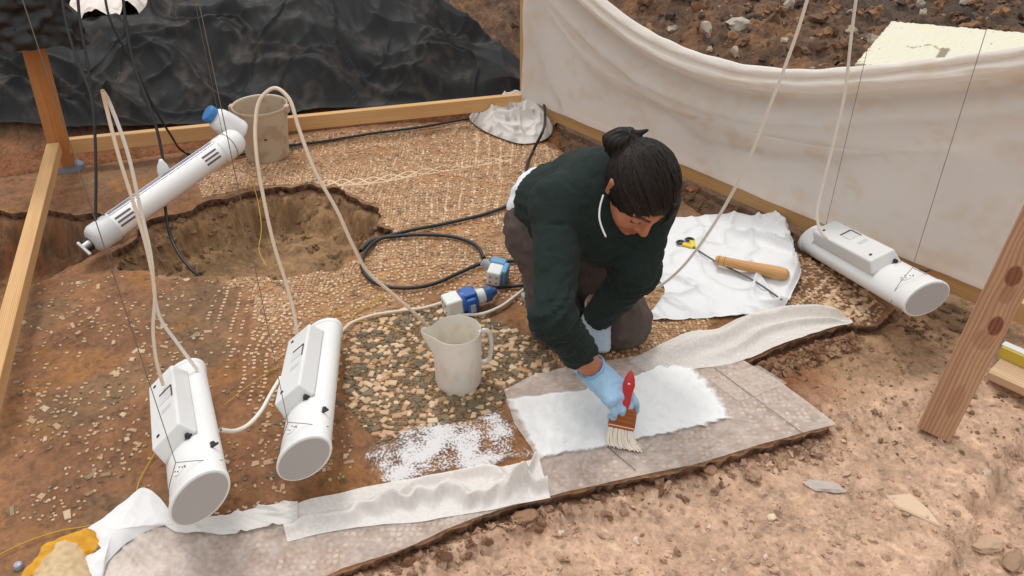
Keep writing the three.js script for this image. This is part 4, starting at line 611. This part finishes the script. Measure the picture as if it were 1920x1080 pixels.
{
  const p = G(503, 292, 0), t = thing('bucket', 'dusty beige plastic bucket standing at the back rail', 'bucket', p);
  const prof = [[0, .004], [.078, .004], [.082, .010], [.0925, .12], [.102, .218], [.108, .222], [.109, .212], [.1055, .206], [.0955, .12], [.085, .006], [.08, 0], [0, 0]];
  const g = new THREE.LatheGeometry(polyline([...prof, [0, -.0001]].map(q => V3(q[0], q[1], 0)), 140).map(q => new THREE.Vector2(q.x, q.y)), 64), P = g.attributes.position, cl = []; for (let i = 0; i < P.count; i++) { const a = Math.atan2(P.getZ(i), P.getX(i)), m = n3(Math.cos(a) * 1.4, P.getY(i) * 12, Math.sin(a) * 1.4) + .5 * n3(Math.cos(a) * 4, P.getY(i) * 40, Math.sin(a) * 4); cl.push(...mixc([.62, .50, .37], [.50, .37, .25], sst(m, -.1, .8))); } g.setAttribute('color', new THREE.Float32BufferAttribute(cl, 3));
  part('body', g, phys([1, 1, 1], .6, { vertexColors: true, transmission: .22, thickness: 0 }), t);
  part('ear', (() => { const a = new RoundedBoxGeometry(.02, .03, .03, 2, .005); a.translate(-.108, .208, .01); return a; })(), std([.48, .37, .27], .6), t); part('ear', (() => { const a = new RoundedBoxGeometry(.02, .03, .03, 2, .005); a.translate(.108, .208, .01); return a; })(), std([.48, .37, .27], .6), t);
  part('mark', (() => { const a = new RoundedBoxGeometry(.014, .008, .004, 2, .0015); a.translate(.028, .11, .0905); return a; })(), std([.12, .07, .04], .9), t);
}
{
  const a = R(398, 217, 3.13), b = R(437, 240, 3.19), z = a.clone().sub(b).normalize(), t = thing('plastic_fitting', 'white plastic fitting with a blue end, above the upper end of the slim lamp', 'fitting', b);
  t.quaternion.setFromUnitVectors(V3(0, 1, 0), z);
  const L = (p, n = 40) => new THREE.LatheGeometry(curve(p.map(q => V3(q[0], q[1], 0))).getPoints(60).map(q => new THREE.Vector2(Math.max(0, q.x), q.y)), n);
  part('body', L([[0, -.05], [.045, -.05], [.055, -.04], [.058, 0], [.058, .05], [.054, .08], [.045, .1], [.036, .107], [.034, .118]]), phys([.80, .80, .80], .35), t);
  const cap = L([[.040, .112], [.041, .116], [.041, .138], [.038, .143], [.02, .145], [0, .145]]); part('cap', cap, std([.04, .19, .47], .4), t); t.scale.setScalar(.78);
}
// ---------------------------------------------------------------- tools on the sheet
const onSheet = (px, py, lift) => { let p = G(px, py, .02); for (let i = 0; i < 6; i++) p = G(px, py, sheetH(p.x, p.z) + lift); return p; };
{
  const a = onSheet(1342, 487, .016), b = onSheet(1480, 516, .018), L = a.distanceTo(b), z = b.clone().sub(a).normalize(), x = V3(0, 1, 0).cross(z).normalize(), y = z.clone().cross(x);
  const t = thing('hand_tool', 'round wooden tool handle lying on the white plastic sheet', 'tool handle', a); t.quaternion.setFromRotationMatrix(new THREE.Matrix4().makeBasis(x, y, z));
  const p = [[0, 0], [.013, .001], [.0155, .006], [.0155, .04], [.0145, .042], [.0155, .044], [.0165, L * .45], [.020, L * .72], [.021, L * .86], [.018, L * .96], [.010, L - .002], [0, L]].map(q => new THREE.Vector2(...q)); const g = new THREE.LatheGeometry(p, 28); g.rotateX(Math.PI / 2); { const U = g.attributes.uv, P = g.attributes.position; for (let i = 0; i < U.count; i++) U.setXY(i, U.getX(i) * 1.5, P.getZ(i) * 2.2); }
  part('handle', g, std([1, .92, .86], .65, { map: pineTex }), t); for (const k of [.012, .03]) { const r = new THREE.TorusGeometry(.0158, .0007, 6, 28); r.translate(0, 0, k); part('groove', r, std([.2, .09, .04], .8), t); }
}
{
  const a = onSheet(1288, 456, .006), b = onSheet(1466, 562, .007), m1 = onSheet(1340, 489, .007), m2 = onSheet(1408, 523, .007), t = thing('long_shears', 'thin steel shears with yellow grip and dark finger loops on the white sheet', 'shears', a);
  const d = m1.clone().sub(a).normalize(), n = V3(-d.z, 0, d.x).normalize();
  for (const s of [-1, 1]) { const c = a.clone().addScaledVector(d, -.010).addScaledVector(n, s * .019), g = new THREE.TorusGeometry(.012, .0042, 10, 28); g.scale(1, .85, 1); g.rotateX(Math.PI / 2); g.translate(c.x, c.y + .004, c.z); wpart('finger_loop', g, std([.03, .03, .035], .5), t);
    const e0 = c.clone().addScaledVector(d, .010).setY(a.y + .003), e1 = a.clone().addScaledVector(d, .034); wpart('grip', timberGeo(e0, e1, .016, .010), std([.78, .58, .03], .45), t); }
  wpart('shaft', tube([a.clone().addScaledVector(d, .02), m1, m2, b], .0030, 40, 8), std([.12, .12, .13], .4, { metalness: .7 }), t);
}

// ---------------------------------------------------------------- soft bodies: a field of tapered capsules meshed on a grid
const caps = (p, a, b, ra, rb) => { const bx = b.x - a.x, by = b.y - a.y, bz = b.z - a.z, px = p.x - a.x, py = p.y - a.y, pz = p.z - a.z, t = clamp((px * bx + py * by + pz * bz) / (bx * bx + by * by + bz * bz + 1e-9)); return Math.hypot(px - bx * t, py - by * t, pz - bz * t) - lerp(ra, rb, t); };
const smin = (a, b, k) => { const h = Math.max(k - Math.abs(a - b), 0) / k; return Math.min(a, b) - h * h * k * .25; };
const ellD = (p, c, r) => { const x = (p.x - c[0]) / r[0], y = (p.y - c[1]) / r[1], z = (p.z - c[2]) / r[2], k = Math.hypot(x, y, z), g = Math.hypot(x / r[0], y / r[1], z / r[2]); return g < 1e-6 ? -Math.min(...r) : k * (k - 1) / g; };
function iso(fn, min, max, cell, colf) {
  const n = Math.ceil(Math.max(max.x - min.x, max.y - min.y, max.z - min.z) / cell) + 4; const mc = new MarchingCubes(n, new THREE.MeshStandardMaterial(), false, false, 400000); mc.isolation = 0;
  const half = n / 2, c = min.clone().add(max).multiplyScalar(.5), p = V3(0, 0, 0);
  for (let z = 0; z < n; z++) for (let y = 0; y < n; y++) for (let x = 0; x < n; x++) { p.set(c.x + (x - half) * cell, c.y + (y - half) * cell, c.z + (z - half) * cell); const edge = x < 2 || y < 2 || z < 2 || x > n - 3 || y > n - 3 || z > n - 3; const out = p.x < min.x - cell || p.y < min.y - cell || p.z < min.z - cell || p.x > max.x + cell || p.y > max.y + cell || p.z > max.z + cell; mc.field[z * n * n + y * n + x] = edge || out ? -.05 : -fn(p); }
  mc.update(); const pos = new Float32Array(mc.count * 3); for (let i = 0; i < mc.count; i++) for (let k = 0; k < 3; k++) pos[i * 3 + k] = mc.positionArray[i * 3 + k] * half * cell + [c.x, c.y, c.z][k];
  let g = new THREE.BufferGeometry(); g.setAttribute('position', new THREE.BufferAttribute(pos, 3)); g = mergeVertices(g, 1e-5); g.computeVertexNormals();
  const P = g.attributes.position; if (P.count && colf) { const cl = []; for (let i = 0; i < P.count; i++) cl.push(...colf(p.set(P.getX(i), P.getY(i), P.getZ(i)))); g.setAttribute('color', new THREE.Float32BufferAttribute(cl, 3)); }
  return g;
}
const boxOf = (L, pad) => { const mn = V3(9, 9, 9), mx = V3(-9, -9, -9); for (const [a, b, ra, rb] of L) for (const [q, r] of [[a, ra], [b, rb]]) { mn.min(q.clone().subScalar(r + pad)); mx.max(q.clone().addScalar(r + pad)); } return [mn, mx]; };
const field = (L, k) => p => { let d = 9; for (const c of L) d = smin(d, caps(p, c[0], c[1], c[2], c[3]), c[4] ?? k); return d; };

{ // yellow and tan work glove, bottom left
  const g0 = (px, py, h) => G(px, py, h), YE = [.62, .30, .02], TAN = [.58, .42, .24], TIP = [.22, .13, .09];
  const L = [[g0(105, 1066, .018), g0(75, 1130, .018), .030, .032, .02, TAN], [g0(128, 1040, .022), g0(140, 1120, .02), .026, .03, .02, TAN], [g0(122, 1030, .03), g0(110, 1110, .025), .018, .03, .02, TAN], [g0(150, 1050, .018), g0(158, 1110, .018), .014, .02, .015, TAN],
    [g0(58, 1076, .022), g0(92, 1040, .024), .014, .017, .008, YE], [g0(92, 1040, .024), g0(140, 1020, .03), .017, .018, .008, YE], [g0(88, 1028, .014), g0(136, 1012, .016), .012, .014, .008, YE], [g0(140, 1018, .03), g0(162, 1010, .03), .018, .019, .01, YE],
    [g0(158, 1010, .026), g0(172, 1030, .024), .020, .017, .012, YE], [g0(172, 1030, .024), g0(194, 1036, .018), .015, .010, .012, TIP], [g0(45, 1092, .018), g0(60, 1075, .02), .012, .013, .008, YE]];
  const f = field(L, .01); const [mn, mx] = boxOf(L, .012);
  const g = iso(p => Math.max(f(p) + .0025 * n3(p.x * 38, p.y * 38, p.z * 38), .008 - p.y), mn, mx, .0042, p => { let b = 9, c = YE; for (const q of L) { const d = caps(p, q[0], q[1], q[2], q[3]); if (d < b) { b = d; c = q[5]; } } const m = 1 + .25 * fbm(p.x * 40, p.z * 40, 3); return c.map(v => v * m); });
  lone('work_glove', g, std([1, 1, 1], .85, { vertexColors: true }), 'tan and yellow work glove lying at the bottom left corner', 'glove', G(110, 1060));
  const bp = G(33, 1058, .012); lone('shiny_button', (() => { const g = new THREE.LatheGeometry([[0, .008], [.009, .008], [.012, .004], [.013, -.008], [.011, -.008], [.010, .002], [0, .004]].map(q => new THREE.Vector2(...q)), 20); g.scale(.75, .75, .75); g.translate(bp.x, bp.y - .004, bp.z); return g; })(), std([.36, .36, .46], .3), 'small shiny bluish button on the soil left of the work glove', 'button', bp);
}

// ---------------------------------------------------------------- the kneeling person
{
  const shR = V3(.115, .50, -1.85), shL = V3(.345, .50, -1.90), elR = V3(.095, .34, -1.60), wrR = V3(.205, .146, -1.634), elL = V3(.312, .345, -1.785), wrL = V3(.228, .135, -1.875);
  const pel = V3(.125, .365, -2.075), chest = V3(.235, .445, -1.90), nb = V3(.245, .535, -1.885), hipR = V3(.098, .30, -2.07), hipL = V3(.21, .31, -2.12), knR = V3(.125, .073, -1.95), knL = V3(.312, .075, -1.945), anR = V3(.08, .055, -2.30), anL = V3(.24, .055, -2.31), toR = V3(.06, .03, -2.43), toL = V3(.22, .03, -2.44);
  const headP = R(1196, 356, 2.0), hq = new THREE.Quaternion().setFromEuler(new THREE.Euler(.76, .36, -.22, 'YXZ')), hm = new THREE.Matrix4().compose(headP, hq, V3(.95, .95, .95)), hx = (x, y, z) => V3(x, y, z).applyMatrix4(hm);
  const t = thing('person', 'kneeling person in a dark green fleece bending to brush glue on the gauze', 'person', V3(.2, 0, -1.95));
  const skinC = [.42, .17, .09];
  // head, in its own axes: x to the person's left, y to the crown, z to the face
  const headF = p => {
    const ax = Math.abs(p.x), q = { x: ax, y: p.y, z: p.z };
    let d = ellD(p, [0, .03, -.012], [.073, .088, .092]); d = smin(d, ellD(p, [0, -.03, .028], [.058, .072, .062]), .03); d = smin(d, caps(p, V3(0, -.082, .055), V3(0, -.088, .066), .026, .02), .03);
    d = smin(d, ellD(q, [.038, -.032, .058], [.022, .024, .022]), .02); d = smin(d, caps(q, V3(.008, .022, .083), V3(.042, .02, .068), .009, .008), .014);
    d = -smin(-d, ellD(q, [.031, .002, .094], [.016, .010, .013]), .012); d = smin(d, ellD(q, [.031, .0, .072], [.0135, .012, .0135]), .004);
    d = smin(d, caps(p, V3(0, .012, .084), V3(0, -.026, .104), .008, .0105), .012); d = smin(d, caps(q, V3(.0, -.031, .098), V3(.0115, -.032, .090), .008, .0075), .008);
    d = smin(d, caps(q, V3(0, -.054, .089), V3(.018, -.056, .079), .0062, .004), .005); d = smin(d, caps(q, V3(0, -.065, .087), V3(.015, -.063, .078), .0068, .004), .005);
    d = smin(d, caps(q, V3(.071, -.02, -.012), V3(.078, .018, -.020), .009, .012), .008); d = smin(d, caps(p, V3(0, -.06, -.02), V3(0, -.12, -.05), .052, .054), .02); return d;
  };
  const headG = iso(headF, V3(-.1, -.13, -.12), V3(.1, .13, .13), .0034, p => { const ax = Math.abs(p.x); let c = [...skinC]; if (p.z > .05) { if (ax < .02 && p.y < -.048 && p.y > -.072 && p.z > .07) c = mixc(c, [.36, .10, .075], .8 * sst(.02 - ax, 0, .006)); if (ax > .011 && ax < .05 && Math.abs(p.y - .024 + .2 * Math.pow(Math.abs(ax - .03), 1.3)) < .005) c = [.03, .018, .014]; if (ax > .018 && ax < .045 && Math.abs(p.y + .0075 - 6 * (ax - .031) ** 2) < .0025) c = [.03, .018, .015]; } const m = 1 + .10 * n3(p.x * 40, p.y * 40, p.z * 40); return c.map(v => v * m); }); headG.applyMatrix4(hm);
  const neckA = hx(0, -.075, -.035);
  const fingers = (L, base, dirn, across, down, bend, spread, lens, r) => { for (let i = 0; i < 4; i++) { const b0 = base.clone().addScaledVector(across, (1.5 - i) * spread); let a = b0.clone(), ang = bend[i][0]; for (let s = 0; s < 3; s++) { const l = lens[i] * [.46, .31, .23][s], d = dirn.clone().multiplyScalar(Math.cos(ang)).addScaledVector(down, Math.sin(ang)), e = a.clone().addScaledVector(d, l); L.push([a, e, r * (1 - .08 * s), r * (.93 - .08 * s), .0045]); a = e; ang += bend[i][s + 1] ?? 0; } } };
  // right hand: palm slopes down along the forearm, fingers close on the brush, thumb under them
  const handR = (o) => { const L = [], dv = V3(.62, -.22, .75).normalize(), ac = V3(.72, .12, -.56).normalize(), dn = dv.clone().cross(ac).normalize(); if (dn.y > 0) dn.negate(); const K = wrR.clone().addScaledVector(dv, .086);
    L.push([wrR.clone().addScaledVector(dv, -.045), wrR.clone().addScaledVector(dv, .01), .034 + o, .031 + o, .02]); for (let i = 0; i < 4; i++) L.push([wrR.clone().addScaledVector(dv, .012).addScaledVector(ac, (1.5 - i) * .012), K.clone().addScaledVector(ac, (1.5 - i) * .0195), .021 + o, .0145 + o, .016]);
    fingers(L, K, dv, ac, dn, [[.55, .75, .45], [.62, .75, .45], [.70, .8, .45], [.78, .85, .5]], .0195, [.080, .086, .080, .064], .0105 + o);
    const th = wrR.clone().addScaledVector(dv, .03).addScaledVector(ac, .028).addScaledVector(dn, .012), th1 = th.clone().addScaledVector(dv, .034).addScaledVector(ac, .018).addScaledVector(dn, .018), th2 = th1.clone().addScaledVector(dv, .034).addScaledVector(ac, -.004).addScaledVector(dn, .014), th3 = th2.clone().addScaledVector(dv, .022).addScaledVector(ac, -.012).addScaledVector(dn, .010); L.push([th, th1, .017 + o, .0135 + o, .012], [th1, th2, .0135 + o, .0115 + o, .005], [th2, th3, .0115 + o, .0095 + o, .005]); return L; };
  // left hand: a loose fist pressed on the mosaic by the knee
  const handL = (o) => { const L = [], dv = V3(-.03, -.92, .30).normalize(), ac = V3(-.93, .0, -.25).normalize(), dn = dv.clone().cross(ac).normalize(); if (dn.z > 0) dn.negate(); const K = wrL.clone().addScaledVector(dv, .075);
    L.push([wrL.clone().addScaledVector(dv, -.04), wrL.clone().addScaledVector(dv, .01), .032 + o, .030 + o, .02]); for (let i = 0; i < 4; i++) L.push([wrL.clone().addScaledVector(dv, .01).addScaledVector(ac, (1.5 - i) * .012), K.clone().addScaledVector(ac, (1.5 - i) * .019), .021 + o, .016 + o, .016]);
    fingers(L, K, dv, ac, dn, [[1.2, 1.2, .7], [1.25, 1.2, .7], [1.3, 1.2, .7], [1.3, 1.25, .7]], .0195, [.07, .076, .072, .06], .0105 + o);
    const th = wrL.clone().addScaledVector(dv, .03).addScaledVector(ac, .03), th1 = th.clone().addScaledVector(dv, .03).addScaledVector(dn, .016).addScaledVector(ac, .008), th2 = th1.clone().addScaledVector(dv, .02).addScaledVector(dn, .024).addScaledVector(ac, -.016); L.push([th, th1, .015 + o, .013 + o, .01], [th1, th2, .013 + o, .0105 + o, .006]); return L; };
  const B = [[pel, chest, .10, .105, .06], [shR, shL, .05, .05, .06], [chest, nb, .09, .055, .05], [nb, neckA, .05, .052, .03], [shR, elR, .046, .036, .03], [elR, wrR, .036, .029, .015], [shL, elL, .046, .037, .03], [elL, wrL, .036, .028, .015], [hipR, knR, .07, .055, .03], [hipL, knL, .07, .055, .03], [knR, anR, .05, .034, .01], [knL, anL, .05, .034, .01], [anR, toR, .033, .022, .01], [anL, toL, .033, .022, .01], [hipR, hipL, .09, .09, .05]];
  const bb = boxOf(B, .02), bf = field(B, .03), bodyG = iso(bf, bb[0], bb[1], .0105, () => skinC);
  const hg = (L) => { const [mn, mx] = boxOf(L, .01), f = field(L, .006); return iso(f, mn, mx, .003, () => skinC); };
  wpart('body', [bodyG, headG, hg(handR(-.0018)), hg(handL(-.0018))], phys([1, 1, 1], .55, { vertexColors: true, sheen: .2 }), t);
  const gloveM = phys([.30, .48, .66], .5, {}), glove = L => { const [mn, mx] = boxOf(L, .01), f = field(L, .006); return iso(p => f(p) + .0012 * n3(p.x * 55, p.y * 55, p.z * 55), mn, mx, .0027); };
  const cuffCut = (w, e) => { const d = w.clone().sub(e).normalize(); return p => -(p.clone().sub(w).dot(d) + .028); };
  const gl = (L, w, e) => { const [mn, mx] = boxOf(L, .01), f = field(L, .006), c = cuffCut(w, e); return iso(p => Math.max(f(p) + .0014 * n3(p.x * 50, p.y * 50, p.z * 50), c(p)), mn, mx, .0027); };
  const gR = wpart('glove', gl(handR(0), wrR, elR), gloveM, t, 'light blue glove closed round the paint brush'); wpart('glove', gl(handL(.001), wrL, elL), phys([.36, .45, .53], .55), t, 'greyish blue glove of the hand resting on the floor');
  { const d = wrR.clone().sub(elR).normalize(), c = wrR.clone().addScaledVector(d, -.024), tg = new THREE.TorusGeometry(.0355, .0028, 8, 40); tg.applyQuaternion(new THREE.Quaternion().setFromUnitVectors(V3(0, 0, 1), d)); tg.translate(c.x, c.y, c.z); const o = origin.get(t); tg.translate(-o.x, -o.y, -o.z); part('cuff_bead', tg, std([.22, .45, .72], .5), gR); }
  // fleece jacket
  const ax = chest.clone().sub(pel).normalize(), hem = pel.clone().addScaledVector(ax, -.03), torso = [[pel, chest, .126, .128, .06], [shR, shL, .068, .070, .07], [chest, nb, .105, .075, .06], [V3(.19, .49, -1.99), nb, .085, .074, .06], [nb, nb.clone().lerp(neckA, .45), .075, .066, .03]];
  const arm = [[shR, elR, .072, .064, .035], [elR, wrR, .064, .047, .022], [shL, elL, .074, .064, .035], [elL, wrL, .062, .047, .022]];
  const tf = field(torso, .05), cutA = (p, w, e, o) => { const d = w.clone().sub(e).normalize(); return (p.x - w.x) * d.x + (p.y - w.y) * d.y + (p.z - w.z) * d.z + o; };
  const jf = p => { let d = Math.max(tf(p), -((p.x - hem.x) * ax.x + (p.y - hem.y) * ax.y + (p.z - hem.z) * ax.z)); let aR = caps(p, elR, wrR, .049, .041); aR = Math.max(aR, cutA(p, wrR, elR, .078)); aR = smin(aR, caps(p, shR, elR, .062, .048), .03); let aL = Math.max(caps(p, elL, wrL, .051, .043), cutA(p, wrL, elL, .008)); aL = smin(aL, caps(p, shL, elL, .066, .051), .03); d = smin(d, aR, .035); d = smin(d, aL, .035);
    const w = .0026 * n3(p.x * 5 + 3 * p.y, p.y * 9 - 3 * p.x, p.z * 5) + .0045 * Math.exp(-Math.abs(n3(p.x * 6 + 4 * p.y, p.y * 13, p.z * 6)) / .12) - .002 + [[elR, .10], [elL, .10], [wrR, .12], [hem, .14]].reduce((q, [c, r]) => { const dd = Math.hypot(p.x - c.x, p.y - c.y, p.z - c.z) / r; return q - .0042 * Math.exp(-dd * dd) * Math.sin((p.y - .5 * p.x) * 210 + 3 * n3(p.x * 9, p.y * 9, p.z * 9)); }, 0) + .0009 * n3(p.x * 30, p.y * 34, p.z * 30) + .0008 * n3(p.x * 120, p.y * 120, p.z * 120); return d + w; };
  const jb = boxOf([...torso, ...arm], .03), fleece = iso(jf, jb[0], jb[1], .0078, p => { const m = 1 + .5 * fbm(p.x * 60 + p.y * 31, p.z * 60 - p.y * 27, 3); return [.0055 * m, .0150 * m, .0125 * m]; });
  const jk = wpart('fleece_jacket', fleece, phys([1, 1, 1], .95, { vertexColors: true, sheen: .12, sheenRoughness: .6, sheenColor: new THREE.Color(.08, .16, .14) }), t);
  const jw = (name, g, m) => { const o = origin.get(t); g.translate(-o.x, -o.y, -o.z); part(name, g, m, jk); };
  jw('drawcord', tube([[1131, 366, 1.93], [1125, 388, 1.91], [1124, 410, 1.89], [1129, 428, 1.88], [1136, 444, 1.87]].map(a => R(...a)), .0022, 40, 7), std([.55, .55, .56], .7));
  // shirt hem
  const sb = [[pel.clone().addScaledVector(ax, -.06), pel.clone().addScaledVector(ax, .06), .116, .112, .05]], sf = field(sb, .05), s0 = pel.clone().addScaledVector(ax, -.082);
  const sbx = boxOf(sb, .03); wpart('shirt', iso(p => { const k = (p.x - s0.x) * ax.x + (p.y - s0.y) * ax.y + (p.z - s0.z) * ax.z; return Math.max(sf(p) + .004 * n3(p.x * 20, p.y * 20, p.z * 20), -k, k - .065); }, sbx[0], sbx[1], .007), std([.74, .76, .80], .85), t);
  const TR = [[hipR, hipL, .112, .112, .05], [hipR, pel.clone().addScaledVector(ax, -.03), .108, .105, .05], [hipR, knR, .088, .073, .035], [hipL, knL, .092, .078, .035], [knR, anR, .072, .055, .02], [knL, anL, .074, .055, .02]], trf = field(TR, .03), trb = boxOf(TR, .02);
  wpart('trousers', iso(p => Math.max(trf(p) + .006 * n3(p.x * 16, p.y * 24, p.z * 16) + .003 * n3(p.x * 45, p.y * 45, p.z * 45), .006 - p.y), trb[0], trb[1], .009, p => { const m = 1 + .25 * fbm(p.x * 30, p.z * 30 + p.y * 20, 3); return [.085 * m, .060 * m, .052 * m]; }), std([1, 1, 1], .9, { vertexColors: true }), t);
  for (const [a, b] of [[anR, toR], [anL, toL]]) { const L = [[a, b, .05, .038, .02]], f = field(L, .02), q = boxOf(L, .01); wpart('shoe', iso(p => Math.max(f(p), .006 - p.y), q[0], q[1], .006), std([.03, .026, .024], .7), t); }
  // hair: swept back from the brow to a bun at the crown
  const bun = V3(-.038, .036, -.116), bd = bun.clone().normalize(), e1 = V3(1, 0, 0).addScaledVector(bd, -bd.x).normalize(), e2 = bd.clone().cross(e1);
  const hairF = p => {
    let d = ellD(p, [.002, .026, -.014], [.087, .098, .104]); const face = ellD(p, [0, -.068, .112], [.078, .122, .082]); d = Math.max(d, -face, -(p.y + .075 + .55 * Math.min(0, p.z)) ); const q = p.x * e1.x + p.y * e1.y + p.z * e1.z, w = p.x * e2.x + p.y * e2.y + p.z * e2.z, a = Math.atan2(w, q);
    d += .0007 * Math.sin(a * 52 + 5 * n3(p.x * 9, p.y * 9, p.z * 9)) + .0018 * n3(Math.cos(a) * 7, Math.sin(a) * 7, p.y * 5) + .0005 * Math.sin(a * 113 + 4 * n3(p.x * 20, p.y * 20, p.z * 20));
    let b = ellD(p, [bun.x, bun.y, bun.z], [.046, .040, .040]); const th = Math.atan2(p.z - bun.z, p.x - bun.x); b += .0018 * Math.sin(th * 4 + p.y * 110) + .0012 * Math.sin(th * 16 - p.y * 240); d = smin(d, b, .012);
    d = smin(d, caps(p, V3(.0, .062, -.122), V3(.020, .074, -.124), .009, .004), .008);
    d = smin(d, caps(p, V3(.030, .075, .078), V3(.038, .035, .092), .009, .006), .008); d = smin(d, caps(p, V3(.038, .035, .092), V3(.030, .006, .099), .006, .0025), .004); d = smin(d, caps(p, V3(-.055, .05, .052), V3(-.067, .0, .040), .007, .004), .008); d = smin(d, caps(p, V3(.056, .05, .045), V3(.066, .0, .03), .006, .004), .008); return d;
  };
  const hairG = iso(hairF, V3(-.11, -.1, -.14), V3(.11, .16, .13), .0036, p => { const m = 1 + .5 * n3(p.x * 30, p.y * 9, p.z * 30); return [.009 * m, .006 * m, .005 * m]; }); hairG.applyMatrix4(hm);
  const hairM = wpart('hair', hairG, phys([1, 1, 1], .55, { vertexColors: true, specularIntensity: .6 }), t);
  const hr = mulberry(31), sets = [[], []]; for (let i = 0; i < 420; i++) { const th = (hr() - .5) * 3.4, el0 = .05 + .55 * Math.cos(th) * (.6 + .4 * hr()) + (hr() - .5) * .5, s0 = V3(Math.sin(th) * Math.cos(el0), Math.sin(el0), Math.cos(th) * Math.cos(el0)).normalize(), e0 = bd.clone().add(V3(hr() - .5, hr() - .5, hr() - .5).multiplyScalar(.35)).normalize(), L = [], lift = 1.006 + .012 * hr() ** 4, wv = (hr() - .5) * .05, q0 = .35 * hr(), q1 = .7 + .25 * hr();
    for (let k = 0; k <= 7; k++) { const q = lerp(q0, q1, k / 7), d = s0.clone().lerp(e0, q).addScaledVector(e1, wv * Math.sin(q * 5)).normalize(); const p = V3(d.x * .087, d.y * .098, d.z * .104).multiplyScalar(lift + .02 * (hr() < .04 ? hr() : 0)).add(V3(.002, .026, -.014)); if (-ellD(p, [0, -.068, .112], [.074, .116, .078]) > -.003) continue; L.push(p.applyMatrix4(hm)); } if (L.length > 4) sets[i % 3 ? 0 : 1].push(new THREE.TubeGeometry(curve(L), 9, .0009, 4)); }
  sets.forEach((L, i) => { const g = merge(L), o = origin.get(t); g.translate(-o.x, -o.y, -o.z); part('hair_strands', g, phys(i ? [.028, .016, .011] : [.010, .007, .006], .5, { specularIntensity: .6 }), hairM); });
}
{ // the brush in the right hand
  const a = V3(.262, .012, -1.53), b = V3(.286, .195, -1.583), z = b.clone().sub(a), L = z.length(); z.normalize(); const x = V3(.93, 0, .2).addScaledVector(z, -z.dot(V3(.93, 0, .2))).normalize(), n = x.clone().cross(z);
  const t = thing('paint_brush', 'flat brush with red handle and wooden stock held in the gloved hand', 'brush', a); t.quaternion.setFromRotationMatrix(new THREE.Matrix4().makeBasis(x, z, n));
  const sh = new THREE.Shape([[-.029, .040], [.029, .040], [.031, .046], [.030, .078], [.022, .092], [-.022, .092], [-.030, .078], [-.031, .046]].map(q => new THREE.Vector2(...q))), sg = new THREE.ExtrudeGeometry(sh, { depth: .016, bevelEnabled: true, bevelSize: .002, bevelThickness: .002, bevelSegments: 2 }); sg.translate(0, 0, -.008);
  { const U = sg.attributes.uv, P = sg.attributes.position; for (let i = 0; i < U.count; i++) U.setXY(i, P.getY(i) * 9, P.getX(i) * 3); } const st = part('stock', sg, std([.62, .42, .30], .65, { map: orangeTex }), t);
  part('stitch', (() => { const g = new RoundedBoxGeometry(.0625, .003, .0212, 1, .001); g.translate(0, .046, 0); return g; })(), std([.75, .55, .38], .7), st);
  const hp = [[0, .088], [.012, .09], [.013, .10], [.0115, .125], [.014, .15], [.0155, .16], [.012, .178], [.0065, .192], [.002, .199], [0, .2]].map(q => new THREE.Vector2(q[0], q[1] * L / .2)); const hgm = new THREE.LatheGeometry(hp, 24); hgm.scale(1, 1, .65); const hd = part('handle', hgm, phys([.50, .012, .02], .3, { clearcoat: .4 }), t);
  part('mark', (() => { const g = new RoundedBoxGeometry(.006, .004, .001, 1, .0003); g.translate(0, L * .835, .0102); return g; })(), std([.75, .7, .65], .5), hd);
  const bl = []; for (let i = 0; i < 150; i++) { const u = rnd() * 2 - 1, w = rnd() * 2 - 1, x0 = u * .028, z0 = w * .007, sp = .004 * u + .010 * rnd() * (u > .2 ? 1 : .4); bl.push(new THREE.TubeGeometry(curve([V3(x0, .043, z0), V3(x0 + sp * .4, .024, z0 * 1.4 + .003), V3(x0 + sp * 1.2 + .004, .006, z0 * 1.8 + .006 + .004 * rnd()), V3(x0 + sp * 1.9 + .012, -.004 + .004 * rnd(), z0 * 2 + .010 + .008 * rnd())]), 6, .0022, 5)); }
  part('bristles', bl, std([.78, .70, .60], .8), t);
}

renderer.render(scene, camera);
